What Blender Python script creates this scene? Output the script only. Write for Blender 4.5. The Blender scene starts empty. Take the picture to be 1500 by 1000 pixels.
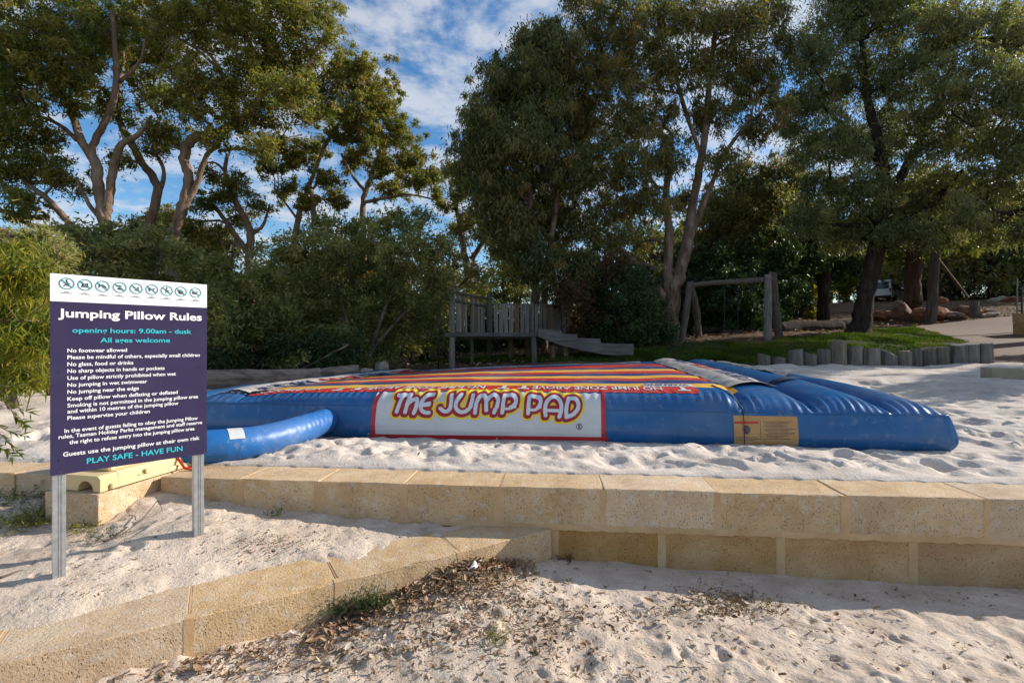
import bpy, math, random
import numpy as np
from mathutils import Vector

# ---------------------------------------------------------------- camera, sky, sun, exposure
scene = bpy.context.scene
COL = scene.collection
CAMZ = 1.3
FPX = 720.0                       # focal length in pixels of the 1500 px wide photograph
cam_data = bpy.data.cameras.new('camera')
cam_data.sensor_width = 36.0
cam_data.lens = FPX / 1500.0 * 36.0
cam_data.clip_start = 0.05
cam_data.clip_end = 2000.0
cam = bpy.data.objects.new('camera', cam_data)
cam.location = (0, 0, CAMZ)
cam.rotation_euler = (math.radians(90), 0, 0)
COL.objects.link(cam)
scene.camera = cam

SUN_AZ = math.radians(17.0)       # measured from +X towards +Y
SUN_EL = math.radians(25.0)
sun_dir = Vector((math.cos(SUN_EL) * math.cos(SUN_AZ), math.cos(SUN_EL) * math.sin(SUN_AZ), math.sin(SUN_EL)))
sun_data = bpy.data.lights.new('sun', 'SUN')
sun_data.energy = 5.0
sun_data.angle = math.radians(0.5)
sun_data.color = (1.0, 0.93, 0.83)
sun = bpy.data.objects.new('sun', sun_data)
sun.rotation_euler = sun_dir.to_track_quat('Z', 'Y').to_euler()
COL.objects.link(sun)

world = bpy.data.worlds.new('World')
scene.world = world
world.use_nodes = True
wn, wl = world.node_tree.nodes, world.node_tree.links
wn.clear()
w_out = wn.new('ShaderNodeOutputWorld')
w_bg = wn.new('ShaderNodeBackground')
w_bg.inputs['Strength'].default_value = 0.115
sky = wn.new('ShaderNodeTexSky')
sky.sky_type = 'NISHITA'
sky.sun_disc = False
sky.sun_elevation = SUN_EL
sky.sun_rotation = math.radians(90) - SUN_AZ
sky.altitude = 10
sky.air_density = 1.0
sky.dust_density = 0.3
sky.ozone_density = 2.2
tc = wn.new('ShaderNodeTexCoord')
sep = wn.new('ShaderNodeSeparateXYZ')
wl.new(tc.outputs['Generated'], sep.inputs[0])
addz = wn.new('ShaderNodeMath'); addz.operation = 'ADD'; addz.inputs[1].default_value = 0.12
mxz = wn.new('ShaderNodeMath'); mxz.operation = 'MAXIMUM'; mxz.inputs[1].default_value = 0.0
wl.new(sep.outputs['Z'], mxz.inputs[0]); wl.new(mxz.outputs[0], addz.inputs[0])
dx = wn.new('ShaderNodeMath'); dx.operation = 'DIVIDE'
dy = wn.new('ShaderNodeMath'); dy.operation = 'DIVIDE'
wl.new(sep.outputs['X'], dx.inputs[0]); wl.new(addz.outputs[0], dx.inputs[1])
wl.new(sep.outputs['Y'], dy.inputs[0]); wl.new(addz.outputs[0], dy.inputs[1])
cmb = wn.new('ShaderNodeCombineXYZ')
wl.new(dx.outputs[0], cmb.inputs[0]); wl.new(dy.outputs[0], cmb.inputs[1])
n1 = wn.new('ShaderNodeTexNoise'); n1.inputs['Scale'].default_value = 2.5
n1.inputs['Detail'].default_value = 9.0; n1.inputs['Roughness'].default_value = 0.6
n1.inputs['Distortion'].default_value = 0.35
n2 = wn.new('ShaderNodeTexNoise'); n2.inputs['Scale'].default_value = 7.0
n2.inputs['Detail'].default_value = 6.0; n2.inputs['Roughness'].default_value = 0.62
wl.new(cmb.outputs[0], n1.inputs['Vector']); wl.new(cmb.outputs[0], n2.inputs['Vector'])
mixn = wn.new('ShaderNodeMath'); mixn.operation = 'MULTIPLY_ADD'; mixn.inputs[1].default_value = 0.6
wl.new(n2.outputs['Fac'], mixn.inputs[0]); wl.new(n1.outputs['Fac'], mixn.inputs[2])
ramp = wn.new('ShaderNodeMapRange'); ramp.interpolation_type = 'SMOOTHSTEP'
ramp.inputs['From Min'].default_value = 0.68; ramp.inputs['From Max'].default_value = 0.94
ramp.inputs['To Min'].default_value = 0.0; ramp.inputs['To Max'].default_value = 0.78
wl.new(mixn.outputs[0], ramp.inputs['Value'])
hsv = wn.new('ShaderNodeHueSaturation'); hsv.inputs['Saturation'].default_value = 1.28; hsv.inputs['Value'].default_value = 1.12
wl.new(sky.outputs[0], hsv.inputs['Color'])
mixc = wn.new('ShaderNodeMixRGB')
mixc.inputs['Color2'].default_value = (4.6, 4.8, 5.2, 1)
wl.new(ramp.outputs[0], mixc.inputs['Fac']); wl.new(hsv.outputs[0], mixc.inputs['Color1'])
wl.new(mixc.outputs[0], w_bg.inputs['Color'])
wl.new(w_bg.outputs[0], w_out.inputs['Surface'])

scene.view_settings.view_transform = 'Standard'
scene.view_settings.look = 'None'
scene.view_settings.exposure = 0.45
scene.view_settings.gamma = 1.0
scene.view_settings.use_curve_mapping = False
scene.render.engine = 'CYCLES'
scene.cycles.use_denoising = True
scene.cycles.max_bounces = 6
scene.cycles.transparent_max_bounces = 8

rng = np.random.default_rng(7)
random.seed(7)

# ---------------------------------------------------------------- helpers
def W(u, v, Y):
    """world point seen at photo pixel (u, v) when it stands Y metres away (used to lay things out)"""
    return np.array([(u - 750.0) / FPX * Y, Y, CAMZ - (v - 500.0) / FPX * Y])

_lat = np.random.default_rng(3).random((256, 256))
def vnoise(x, y, seed=0):
    x = np.asarray(x, float) + seed * 17.31; y = np.asarray(y, float) + seed * 9.17
    xi = np.floor(x).astype(int); yi = np.floor(y).astype(int)
    fx = x - xi; fy = y - yi
    fx = fx * fx * (3 - 2 * fx); fy = fy * fy * (3 - 2 * fy)
    a = _lat[xi % 256, yi % 256]; b = _lat[(xi + 1) % 256, yi % 256]
    c = _lat[xi % 256, (yi + 1) % 256]; d = _lat[(xi + 1) % 256, (yi + 1) % 256]
    return (a * (1 - fx) + b * fx) * (1 - fy) + (c * (1 - fx) + d * fx) * fy * 1.0 - 0.5
def fbm(x, y, oct=4, seed=0, gain=0.5):
    s = 0; a = 1.0
    for i in range(oct):
        s = s + a * vnoise(np.asarray(x) * 2 ** i, np.asarray(y) * 2 ** i, seed + i * 3)
        a *= gain
    return s

class TPS:
    """thin-plate spline through scattered heights"""
    def __init__(s, pts, lam=0.02):
        P = np.array(pts, float); s.c = P[:, :2]; n = len(P)
        d = np.linalg.norm(s.c[:, None] - s.c[None], axis=2)
        K = s.k(d) + lam * np.eye(n)
        Q = np.hstack([np.ones((n, 1)), s.c])
        A = np.block([[K, Q], [Q.T, np.zeros((3, 3))]])
        s.w = np.linalg.solve(A, np.concatenate([P[:, 2], np.zeros(3)]))
    @staticmethod
    def k(d):
        return np.where(d > 1e-9, d * d * np.log(np.maximum(d, 1e-9)), 0)
    def __call__(s, x, y):
        x = np.asarray(x, float); y = np.asarray(y, float)
        sh = x.shape; q = np.stack([x.ravel(), y.ravel()], 1); out = np.empty(len(q))
        for i in range(0, len(q), 20000):
            b = q[i:i + 20000]
            d = np.linalg.norm(b[:, None] - s.c[None], axis=2)
            out[i:i + 20000] = s.k(d) @ s.w[:-3] + s.w[-3] + b @ s.w[-2:]
        return out.reshape(sh)

def raw_mesh(name, V, F, mats=(), smooth=False, attr=None, midx=None):
    """V (n,3); F: (m,k) array or list of faces"""
    me = bpy.data.meshes.new(name)
    V = np.ascontiguousarray(V, dtype=np.float32)
    if isinstance(F, np.ndarray):
        k = F.shape[1]
        lv = F.ravel().astype(np.int32); ls = np.arange(0, len(lv), k, dtype=np.int32)
    else:
        lens = np.array([len(f) for f in F], dtype=np.int32)
        lv = np.array([i for f in F for i in f], dtype=np.int32)
        ls = np.concatenate([[0], np.cumsum(lens)[:-1]]).astype(np.int32)
    me.vertices.add(len(V)); me.vertices.foreach_set('co', V.ravel())
    me.loops.add(len(lv)); me.loops.foreach_set('vertex_index', lv)
    me.polygons.add(len(ls)); me.polygons.foreach_set('loop_start', ls)
    me.polygons.foreach_set('use_smooth', np.full(len(ls), bool(smooth), dtype=bool))
    if midx is not None:
        me.polygons.foreach_set('material_index', np.asarray(midx, dtype=np.int32))
    for m in (mats if isinstance(mats, (list, tuple)) else [mats]):
        me.materials.append(m)
    if attr:
        for an, av in attr.items():
            a = me.attributes.new(an, 'FLOAT', 'POINT')
            a.data.foreach_set('value', np.asarray(av, dtype=np.float32))
    me.update(calc_edges=True)
    me.validate()
    return me

def link(name, me, parent=None, loc=None):
    o = bpy.data.objects.new(name, me)
    COL.objects.link(o)
    if parent is not None: o.parent = parent
    if loc is not None: o.location = loc
    return o

def tag(o, label=None, cat=None, group=None, kind=None):
    if label: o['label'] = label
    if cat: o['category'] = cat
    if group: o['group'] = group
    if kind: o['kind'] = kind
    return o

def thing(name, label, cat, loc=(0, 0, 0), group=None, rotz=0.0):
    o = bpy.data.objects.new(name, None)
    o.empty_display_size = 0.1
    COL.objects.link(o); o.location = tuple(float(c) for c in loc); o.rotation_euler = (0, 0, rotz)
    return tag(o, label, cat, group)

class MB:
    """collects shapes into one mesh"""
    def __init__(s): s.V = []; s.F = []; s.n = 0
    def add(s, V, F):
        V = np.asarray(V, float)
        s.V.append(V); s.F += [tuple(int(i) + s.n for i in f) for f in F]; s.n += len(V)
    def box(s, c, size, rot=None, bev=0.0, jit=0.0):
        sx, sy, sz = [d / 2 for d in size]
        if bev > 0:
            b = min(bev, sx * .9, sy * .9, sz * .9)
            V = []; idx = {}
            for x in (-1, 1):
                for y in (-1, 1):
                    for z in (-1, 1):
                        for ax in range(3):
                            p = [x * (sx - b), y * (sy - b), z * (sz - b)]
                            p[ax] = (x, y, z)[ax] * (sx, sy, sz)[ax]
                            idx[(x, y, z, ax)] = len(V); V.append(p)
            F = []
            for ax in range(3):
                o1, o2 = [(1, 2), (2, 0), (0, 1)][ax]
                for sg in (-1, 1):
                    q = []
                    for a, b2 in ((-1, -1), (1, -1), (1, 1), (-1, 1)):
                        k = [0, 0, 0]; k[ax] = sg; k[o1] = a; k[o2] = b2
                        q.append(idx[(k[0], k[1], k[2], ax)])
                    F.append(q if sg > 0 else q[::-1])
            for ax in range(3):
                o1, o2 = [(1, 2), (2, 0), (0, 1)][ax]
                for a in (-1, 1):
                    for b2 in (-1, 1):
                        k0 = [0, 0, 0]; k0[ax] = -1; k0[o1] = a; k0[o2] = b2
                        k1 = list(k0); k1[ax] = 1
                        q = [idx[(*k0, o1)], idx[(*k1, o1)], idx[(*k1, o2)], idx[(*k0, o2)]]
                        F.append(q if a * b2 > 0 else q[::-1])
            for x in (-1, 1):
                for y in (-1, 1):
                    for z in (-1, 1):
                        q = [idx[(x, y, z, i)] for i in range(3)]
                        F.append(q if x * y * z > 0 else q[::-1])
            V = np.array(V)
        else:
            V = np.array([(x * sx, y * sy, z * sz) for x in (-1, 1) for y in (-1, 1) for z in (-1, 1)])
            F = [(0, 1, 3, 2), (4, 6, 7, 5), (0, 4, 5, 1), (2, 3, 7, 6), (0, 2, 6, 4), (1, 5, 7, 3)]
        if jit: V = V + rng.normal(0, jit, V.shape)
        if rot is not None:
            V = V @ np.array(rot).T
        s.add(V + np.asarray(c), F); return s
    def tube(s, P, R, n=8, cap=True, wob=0.0, squash=1.0, twist=0.0):
        P = np.asarray(P, float); m = len(P); R = np.broadcast_to(np.asarray(R, float), (m,))
        T = np.gradient(P, axis=0); T /= np.maximum(np.linalg.norm(T, axis=1)[:, None], 1e-9)
        ref = np.array([0, 0, 1.0]) if abs(T[0, 2]) < 0.9 else np.array([1.0, 0, 0])
        N = np.cross(T[0], ref); N /= np.linalg.norm(N)
        V = np.empty((m, n, 3)); ang = np.linspace(0, 2 * np.pi, n, endpoint=False)
        for i in range(m):
            N = N - T[i] * (N @ T[i]); N /= max(np.linalg.norm(N), 1e-9); B = np.cross(T[i], N)
            rr = R[i] * (1 + (wob * rng.normal(0, 1, n) if wob else 0))
            a = ang + twist * i
            V[i] = P[i] + (np.cos(a) * rr)[:, None] * N + (np.sin(a) * rr * squash)[:, None] * B
        F = []
        for i in range(m - 1):
            for j in range(n):
                k = (j + 1) % n
                F.append((i * n + j, i * n + k, (i + 1) * n + k, (i + 1) * n + j))
        if cap:
            F.append(tuple(range(n))[::-1]); F.append(tuple((m - 1) * n + j for j in range(n)))
        s.add(V.reshape(-1, 3), F); return s
    def prism(s, poly, origin, ax, ay, depth):
        """polygon in the plane (ax, ay) pushed along depth vector"""
        ax = np.asarray(ax, float); ay = np.asarray(ay, float); d = np.asarray(depth, float); o = np.asarray(origin, float)
        A = np.array([o + ax * p[0] + ay * p[1] for p in poly]); n = len(A)
        F = [tuple(range(n)), tuple(range(2 * n - 1, n - 1, -1))]
        F += [(i, i + n, (i + 1) % n + n, (i + 1) % n) for i in range(n)]
        s.add(np.vstack([A, A + d]), F); return s
    def grid(s, G):
        """G (a,b,3) grid of points"""
        a, b = G.shape[:2]; I = np.arange(a * b).reshape(a, b)
        F = np.stack([I[:-1, :-1], I[1:, :-1], I[1:, 1:], I[:-1, 1:]], -1).reshape(-1, 4)
        s.add(G.reshape(-1, 3), F.tolist()); return s
    def build(s, name, mat, parent=None, smooth=False, origin=None):
        V = np.vstack(s.V)
        if origin is not None: V = V - np.asarray(origin)
        return link(name, raw_mesh(name, V, s.F, mat, smooth), parent)

def rotz_m(a):
    c, s_ = math.cos(a), math.sin(a); return np.array([[c, -s_, 0], [s_, c, 0], [0, 0, 1]])
def roty_m(a):
    c, s_ = math.cos(a), math.sin(a); return np.array([[c, 0, s_], [0, 1, 0], [-s_, 0, c]])
def rotx_m(a):
    c, s_ = math.cos(a), math.sin(a); return np.array([[1, 0, 0], [0, c, -s_], [0, s_, c]])

def grid_faces(a, b):
    I = np.arange(a * b).reshape(a, b)
    return np.stack([I[:-1, :-1], I[1:, :-1], I[1:, 1:], I[:-1, 1:]], -1).reshape(-1, 4)

def poly_sd(poly, x, y):
    """signed distance to a polygon, positive inside"""
    poly = np.asarray(poly, float); x = np.asarray(x); y = np.asarray(y)
    d = np.full(x.shape, 1e9); ins = np.zeros(x.shape, bool)
    for i in range(len(poly)):
        ax_, ay_ = poly[i]; bx, by = poly[(i + 1) % len(poly)]
        ex, ey = bx - ax_, by - ay_
        t = np.clip(((x - ax_) * ex + (y - ay_) * ey) / (ex * ex + ey * ey + 1e-12), 0, 1)
        d = np.minimum(d, np.hypot(x - ax_ - t * ex, y - ay_ - t * ey))
        c = ((ay_ > y) != (by > y)) & (x < (bx - ax_) * (y - ay_) / (by - ay_ + 1e-12) + ax_)
        ins ^= c
    return np.where(ins, d, -d)

# ---------------------------------------------------------------- materials
def new_mat(name):
    m = bpy.data.materials.new(name); m.use_nodes = True
    nt = m.node_tree; nt.nodes.clear()
    out = nt.nodes.new('ShaderNodeOutputMaterial'); b = nt.nodes.new('ShaderNodeBsdfPrincipled')
    nt.links.new(b.outputs[0], out.inputs['Surface'])
    return m, nt, b, out

def simple(name, col, rough=0.6, metal=0.0, spec=0.5, coat=0.0):
    m, nt, b, out = new_mat(name)
    b.inputs['Base Color'].default_value = (*col, 1); b.inputs['Roughness'].default_value = rough
    b.inputs['Metallic'].default_value = metal
    b.inputs['Specular IOR Level'].default_value = spec
    if coat: b.inputs['Coat Weight'].default_value = coat
    return m

def noisy(name, stops, scale=4.0, detail=6.0, rough=0.8, bump=0.3, bscale=None, bdist=0.01, stretch=(1, 1, 1),
          stains=None, metal=0.0, spec=0.4, rrough=0.55, pits=None, vary=0.0):
    """colour ramp over noise + bump; optional stains (scale, colour, threshold, amount), pits (scale, size, depth)"""
    m, nt, b, out = new_mat(name); N, L = nt.nodes, nt.links
    b.inputs['Roughness'].default_value = rough; b.inputs['Metallic'].default_value = metal
    b.inputs['Specular IOR Level'].default_value = spec
    t = N.new('ShaderNodeTexCoord'); mp = N.new('ShaderNodeMapping'); mp.inputs['Scale'].default_value = stretch
    L.new(t.outputs['Object'], mp.inputs[0])
    n = N.new('ShaderNodeTexNoise'); n.inputs['Scale'].default_value = scale; n.inputs['Detail'].default_value = detail
    n.inputs['Roughness'].default_value = rrough
    L.new(mp.outputs[0], n.inputs['Vector'])
    r = N.new('ShaderNodeValToRGB'); els = r.color_ramp.elements
    while len(els) > 1: els.remove(els[-1])
    els[0].position = stops[0][0]; els[0].color = (*stops[0][1], 1)
    for p, c in stops[1:]:
        e = els.new(p); e.color = (*c, 1)
    L.new(n.outputs['Fac'], r.inputs[0]); col = r.outputs[0]
    if stains:
        for sc_, c_, lo, hi, amt in stains:
            n3 = N.new('ShaderNodeTexNoise'); n3.inputs['Scale'].default_value = sc_; n3.inputs['Detail'].default_value = 4
            L.new(t.outputs['Object'], n3.inputs['Vector'])
            mr = N.new('ShaderNodeMapRange'); mr.inputs['From Min'].default_value = lo; mr.inputs['From Max'].default_value = hi
            mr.inputs['To Max'].default_value = amt
            L.new(n3.outputs['Fac'], mr.inputs['Value'])
            mx = N.new('ShaderNodeMixRGB'); mx.inputs['Color2'].default_value = (*c_, 1)
            L.new(mr.outputs[0], mx.inputs['Fac']); L.new(col, mx.inputs['Color1']); col = mx.outputs[0]
    if vary:                                   # every piece a little lighter or darker, yellower or greyer
        oi = N.new('ShaderNodeObjectInfo'); h1 = N.new('ShaderNodeHueSaturation')
        v1 = N.new('ShaderNodeMapRange'); v1.inputs['To Min'].default_value = 1 - vary; v1.inputs['To Max'].default_value = 1 + vary
        L.new(oi.outputs['Random'], v1.inputs['Value']); L.new(v1.outputs[0], h1.inputs['Value'])
        f1 = N.new('ShaderNodeMath'); f1.operation = 'MULTIPLY'; f1.inputs[1].default_value = 7.31; L.new(oi.outputs['Random'], f1.inputs[0])
        f2 = N.new('ShaderNodeMath'); f2.operation = 'FRACT'; L.new(f1.outputs[0], f2.inputs[0])
        v2 = N.new('ShaderNodeMapRange'); v2.inputs['To Min'].default_value = 1 - vary * 1.6; v2.inputs['To Max'].default_value = 1 + vary * .8
        L.new(f2.outputs[0], v2.inputs['Value']); L.new(v2.outputs[0], h1.inputs['Saturation'])
        L.new(col, h1.inputs['Color']); col = h1.outputs[0]
    hgt = None
    n2 = N.new('ShaderNodeTexNoise'); n2.inputs['Scale'].default_value = bscale or scale * 5; n2.inputs['Detail'].default_value = 5
    n2.inputs['Roughness'].default_value = 0.65
    L.new(mp.outputs[0], n2.inputs['Vector']); hgt = n2.outputs['Fac']
    if pits:
        vo = N.new('ShaderNodeTexVoronoi'); vo.inputs['Scale'].default_value = pits[0]
        mpp = N.new('ShaderNodeMapping'); mpp.inputs['Scale'].default_value = (1, 1, 0.6)
        L.new(t.outputs['Object'], mpp.inputs[0]); L.new(mpp.outputs[0], vo.inputs['Vector'])
        nn = N.new('ShaderNodeTexNoise'); nn.inputs['Scale'].default_value = pits[0] * 0.25
        L.new(t.outputs['Object'], nn.inputs['Vector'])
        thr = N.new('ShaderNodeMath'); thr.operation = 'MULTIPLY'; thr.inputs[1].default_value = pits[1] * 2
        L.new(nn.outputs['Fac'], thr.inputs[0])
        lt = N.new('ShaderNodeMath'); lt.operation = 'SUBTRACT'
        L.new(thr.outputs[0], lt.inputs[0]); L.new(vo.outputs['Distance'], lt.inputs[1])
        cl = N.new('ShaderNodeMapRange'); cl.inputs['From Min'].default_value = -0.02; cl.inputs['From Max'].default_value = 0.12
        L.new(lt.outputs[0], cl.inputs['Value'])
        mx = N.new('ShaderNodeMixRGB'); mx.inputs['Color2'].default_value = (*pits[3], 1)
        mm = N.new('ShaderNodeMath'); mm.operation = 'MULTIPLY'; mm.inputs[1].default_value = pits[4]
        L.new(cl.outputs[0], mm.inputs[0]); L.new(mm.outputs[0], mx.inputs['Fac'])
        L.new(col, mx.inputs['Color1']); col = mx.outputs[0]
        hh = N.new('ShaderNodeMath'); hh.operation = 'MULTIPLY_ADD'; hh.inputs[1].default_value = -pits[2]
        L.new(cl.outputs[0], hh.inputs[0]); L.new(hgt, hh.inputs[2]); hgt = hh.outputs[0]
    bp = N.new('ShaderNodeBump'); bp.inputs['Strength'].default_value = bump; bp.inputs['Distance'].default_value = bdist
    L.new(hgt, bp.inputs['Height']); L.new(bp.outputs[0], b.inputs['Normal'])
    L.new(col, b.inputs['Base Color'])
    return m

def leaf_mat(name, cols, trans=0.42, rough=0.5, spec=0.28):
    """leaf colour picked per leaf from the 'tint' attribute"""
    m, nt, b, out = new_mat(name); N, L = nt.nodes, nt.links
    a = N.new('ShaderNodeAttribute'); a.attribute_name = 'tint'
    r = N.new('ShaderNodeValToRGB'); els = r.color_ramp.elements
    while len(els) > 1: els.remove(els[-1])
    els[0].position = 0; els[0].color = (*cols[0], 1)
    for i, c in enumerate(cols[1:]):
        e = els.new((i + 1) / (len(cols) - 1)); e.color = (*c, 1)
    L.new(a.outputs['Fac'], r.inputs[0])
    L.new(r.outputs[0], b.inputs['Base Color']); b.inputs['Roughness'].default_value = rough
    b.inputs['Specular IOR Level'].default_value = spec
    tr = N.new('ShaderNodeBsdfTranslucent')
    br = N.new('ShaderNodeMixRGB'); br.blend_type = 'MULTIPLY'; br.inputs['Fac'].default_value = 1
    br.inputs['Color2'].default_value = (1.5, 1.5, 0.7, 1)
    L.new(r.outputs[0], br.inputs['Color1']); L.new(br.outputs[0], tr.inputs['Color'])
    mx = N.new('ShaderNodeMixShader'); mx.inputs['Fac'].default_value = trans
    L.new(b.outputs[0], mx.inputs[1]); L.new(tr.outputs[0], mx.inputs[2]); L.new(mx.outputs[0], out.inputs['Surface'])
    return m

M = {}
M['sand'] = noisy('white_sand', [(0.3, (0.519, 0.436, 0.362)), (0.5, (0.623, 0.538, 0.462)), (0.7, (0.685, 0.605, 0.521))], 2.2, 9, 0.95, 0.85, 34, 0.014,
                  stains=[(26, (0.27, 0.215, 0.17), 0.63, 0.70, 0.55), (5, (0.48, 0.40, 0.32), 0.5, 0.75, 0.6), (0.5, (0.44, 0.35, 0.28), 0.50, 0.72, 0.55)], spec=0.15)
M['sand_grey'] = noisy('front_sand', [(0.3, (0.478, 0.374, 0.285)), (0.5, (0.606, 0.489, 0.385)), (0.7, (0.688, 0.572, 0.456))], 3.0, 9, 0.95, 0.9, 42, 0.014,
                  stains=[(38, (0.22, 0.17, 0.13), 0.60, 0.68, 0.6), (4, (0.42, 0.34, 0.27), 0.5, 0.75, 0.7), (1.3, (0.40, 0.31, 0.235), 0.52, 0.72, 0.5)], spec=0.15)
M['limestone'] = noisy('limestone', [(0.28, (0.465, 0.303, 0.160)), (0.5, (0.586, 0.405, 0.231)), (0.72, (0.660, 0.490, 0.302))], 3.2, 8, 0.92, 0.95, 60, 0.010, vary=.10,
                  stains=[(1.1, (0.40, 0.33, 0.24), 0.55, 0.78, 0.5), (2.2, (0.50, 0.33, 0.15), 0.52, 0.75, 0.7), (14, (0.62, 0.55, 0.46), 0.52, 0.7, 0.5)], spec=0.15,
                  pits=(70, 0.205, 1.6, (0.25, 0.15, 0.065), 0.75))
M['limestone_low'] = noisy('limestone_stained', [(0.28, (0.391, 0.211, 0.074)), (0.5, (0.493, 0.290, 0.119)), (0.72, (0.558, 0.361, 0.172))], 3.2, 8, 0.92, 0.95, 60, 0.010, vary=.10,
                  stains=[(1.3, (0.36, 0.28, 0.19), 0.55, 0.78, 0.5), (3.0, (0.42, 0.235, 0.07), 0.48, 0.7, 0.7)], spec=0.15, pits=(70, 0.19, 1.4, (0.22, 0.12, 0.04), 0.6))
M['mortar'] = noisy('mortar', [(0.3, (0.484, 0.310, 0.157)), (0.7, (0.618, 0.426, 0.250))], 5, 6, 0.95, 0.5, 60, 0.006, spec=0.1)
M['mulch'] = noisy('leafy_ground', [(0.3, (0.055, 0.033, 0.019)), (0.5, (0.125, 0.078, 0.046)), (0.68, (0.21, 0.14, 0.09)), (0.8, (0.28, 0.2, 0.13))], 3.5, 12, 0.95, 0.8, 22, 0.03, rrough=0.75, spec=0.1,
                  stains=[(0.45, (0.06, 0.045, 0.025), 0.5, 0.7, 0.6)])
M['lawn'] = noisy('lawn_soil', [(0.3, (0.021, 0.030, 0.006)), (0.6, (0.036, 0.051, 0.010)), (0.8, (0.060, 0.054, 0.019))], 3, 10, 0.95, 0.6, 30, 0.02, spec=0.1)
M['path'] = noisy('path_concrete', [(0.3, (0.116, 0.065, 0.039)), (0.7, (0.158, 0.092, 0.055))], 6, 10, 0.85, 0.3, 90, 0.004, rrough=0.7)
M['kerb'] = noisy('pale_kerb', [(0.3, (0.336, 0.272, 0.192)), (0.7, (0.416, 0.344, 0.248))], 6, 8, 0.9, 0.4, 60, 0.005)
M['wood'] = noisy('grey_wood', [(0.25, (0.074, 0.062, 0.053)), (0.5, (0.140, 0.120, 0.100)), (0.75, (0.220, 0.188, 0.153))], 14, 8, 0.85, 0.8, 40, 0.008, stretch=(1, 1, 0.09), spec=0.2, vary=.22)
M['wood_dark'] = noisy('shaded_brown_wood', [(0.25, (0.045, 0.035, 0.028)), (0.5, (0.10, 0.08, 0.065)), (0.75, (0.17, 0.145, 0.12))], 14, 8, 0.85, 0.8, 40, 0.008, stretch=(1, 1, 0.09), spec=0.2)  # wood darkened so its colour carries the heavy shade around swing and pole
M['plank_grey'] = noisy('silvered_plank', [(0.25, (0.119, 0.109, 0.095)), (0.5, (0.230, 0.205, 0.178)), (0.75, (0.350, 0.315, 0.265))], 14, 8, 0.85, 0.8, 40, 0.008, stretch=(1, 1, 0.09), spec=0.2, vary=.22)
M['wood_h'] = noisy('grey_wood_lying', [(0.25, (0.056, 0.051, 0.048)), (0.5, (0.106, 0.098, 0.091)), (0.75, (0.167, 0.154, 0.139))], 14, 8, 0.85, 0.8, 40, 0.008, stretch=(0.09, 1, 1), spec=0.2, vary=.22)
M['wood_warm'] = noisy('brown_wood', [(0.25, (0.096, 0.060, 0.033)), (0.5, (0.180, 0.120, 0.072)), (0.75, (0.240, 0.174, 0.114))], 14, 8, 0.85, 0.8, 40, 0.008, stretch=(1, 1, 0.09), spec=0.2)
M['driftlog'] = noisy('weathered_log', [(0.25, (0.063, 0.045, 0.034)), (0.5, (0.279, 0.212, 0.165)), (0.75, (0.408, 0.319, 0.251))], 9, 9, 0.9, 1.0, 22, 0.06, stretch=(0.15, 1, 1), spec=0.2)
M['bark_gum'] = noisy('gum_bark', [(0.3, (0.083, 0.054, 0.037)), (0.5, (0.211, 0.139, 0.094)), (0.72, (0.398, 0.293, 0.220))], 2.6, 10, 0.9, 1.0, 9, 0.06, stretch=(1, 1, 0.3), rrough=0.7, spec=0.15)
M['bark_pale'] = noisy('pale_bark', [(0.32, (0.064, 0.043, 0.031)), (0.5, (0.162, 0.115, 0.085)), (0.68, (0.306, 0.238, 0.187))], 4.5, 10, 0.9, 1.0, 16, 0.06, stretch=(1, 1, 0.3), rrough=0.65, spec=0.15)
M['bark_dark'] = noisy('dark_bark', [(0.3, (0.018, 0.014, 0.011)), (0.5, (0.040, 0.030, 0.024)), (0.72, (0.080, 0.064, 0.052))], 5, 10, 0.95, 1.0, 14, 0.08, stretch=(1, 1, 0.2), rrough=0.7, spec=0.1)
M['bark_red'] = noisy('red_brown_bark', [(0.3, (0.039, 0.020, 0.013)), (0.5, (0.078, 0.042, 0.028)), (0.72, (0.123, 0.078, 0.056))], 5, 10, 0.95, 1.0, 14, 0.05, stretch=(1, 1, 0.2), spec=0.1)
M['boulder'] = noisy('red_boulder', [(0.3, (0.104, 0.044, 0.027)), (0.5, (0.267, 0.107, 0.057)), (0.72, (0.418, 0.205, 0.123))], 2.5, 9, 0.9, 0.9, 9, 0.06, spec=0.2, vary=.22)
M['rock'] = noisy('pale_rock', [(0.3, (0.22, 0.18, 0.14)), (0.7, (0.42, 0.36, 0.3))], 4, 9, 0.9, 0.8, 16, 0.04, spec=0.2)
def pvc(name, col, rough=0.3, dirt=0.25):
    m = noisy(name, [(0.3, tuple(c * 0.88 for c in col)), (0.7, tuple(min(1, c * 1.1) for c in col))], 1.4, 6, rough, 0.22, 6.0, 0.03,
              stains=[(1.1, (0.36, 0.35, 0.34), 0.50, 0.80, dirt * 1.3), (9, (0.42, 0.40, 0.38), 0.60, 0.78, dirt * 1.6), (28, (0.5, 0.48, 0.45), 0.66, 0.74, dirt)], spec=0.5)
    return m
M['blue'] = pvc('blue_vinyl', (0.007, 0.096, 0.270), 0.3, 0.16)
M['blue_bright'] = pvc('bright_blue_vinyl', (0.010, 0.125, 0.38), 0.45, 0.25)
M['navy_v'] = pvc('dark_blue_vinyl', (0.015, 0.045, 0.16), 0.4, 0.3)
M['red_v'] = pvc('red_vinyl', (0.50, 0.03, 0.022), 0.42, 0.22)
M['yellow_v'] = pvc('yellow_vinyl', (0.74, 0.42, 0.06), 0.42, 0.22)
M['white_v'] = pvc('white_vinyl', (0.60, 0.60, 0.60), 0.42, 0.15)
M['print_yellow'] = simple('print_yellow', (0.82, 0.60, 0.03), 0.4)
M['print_red'] = simple('print_red', (0.33, 0.010, 0.022), 0.5)
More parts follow.
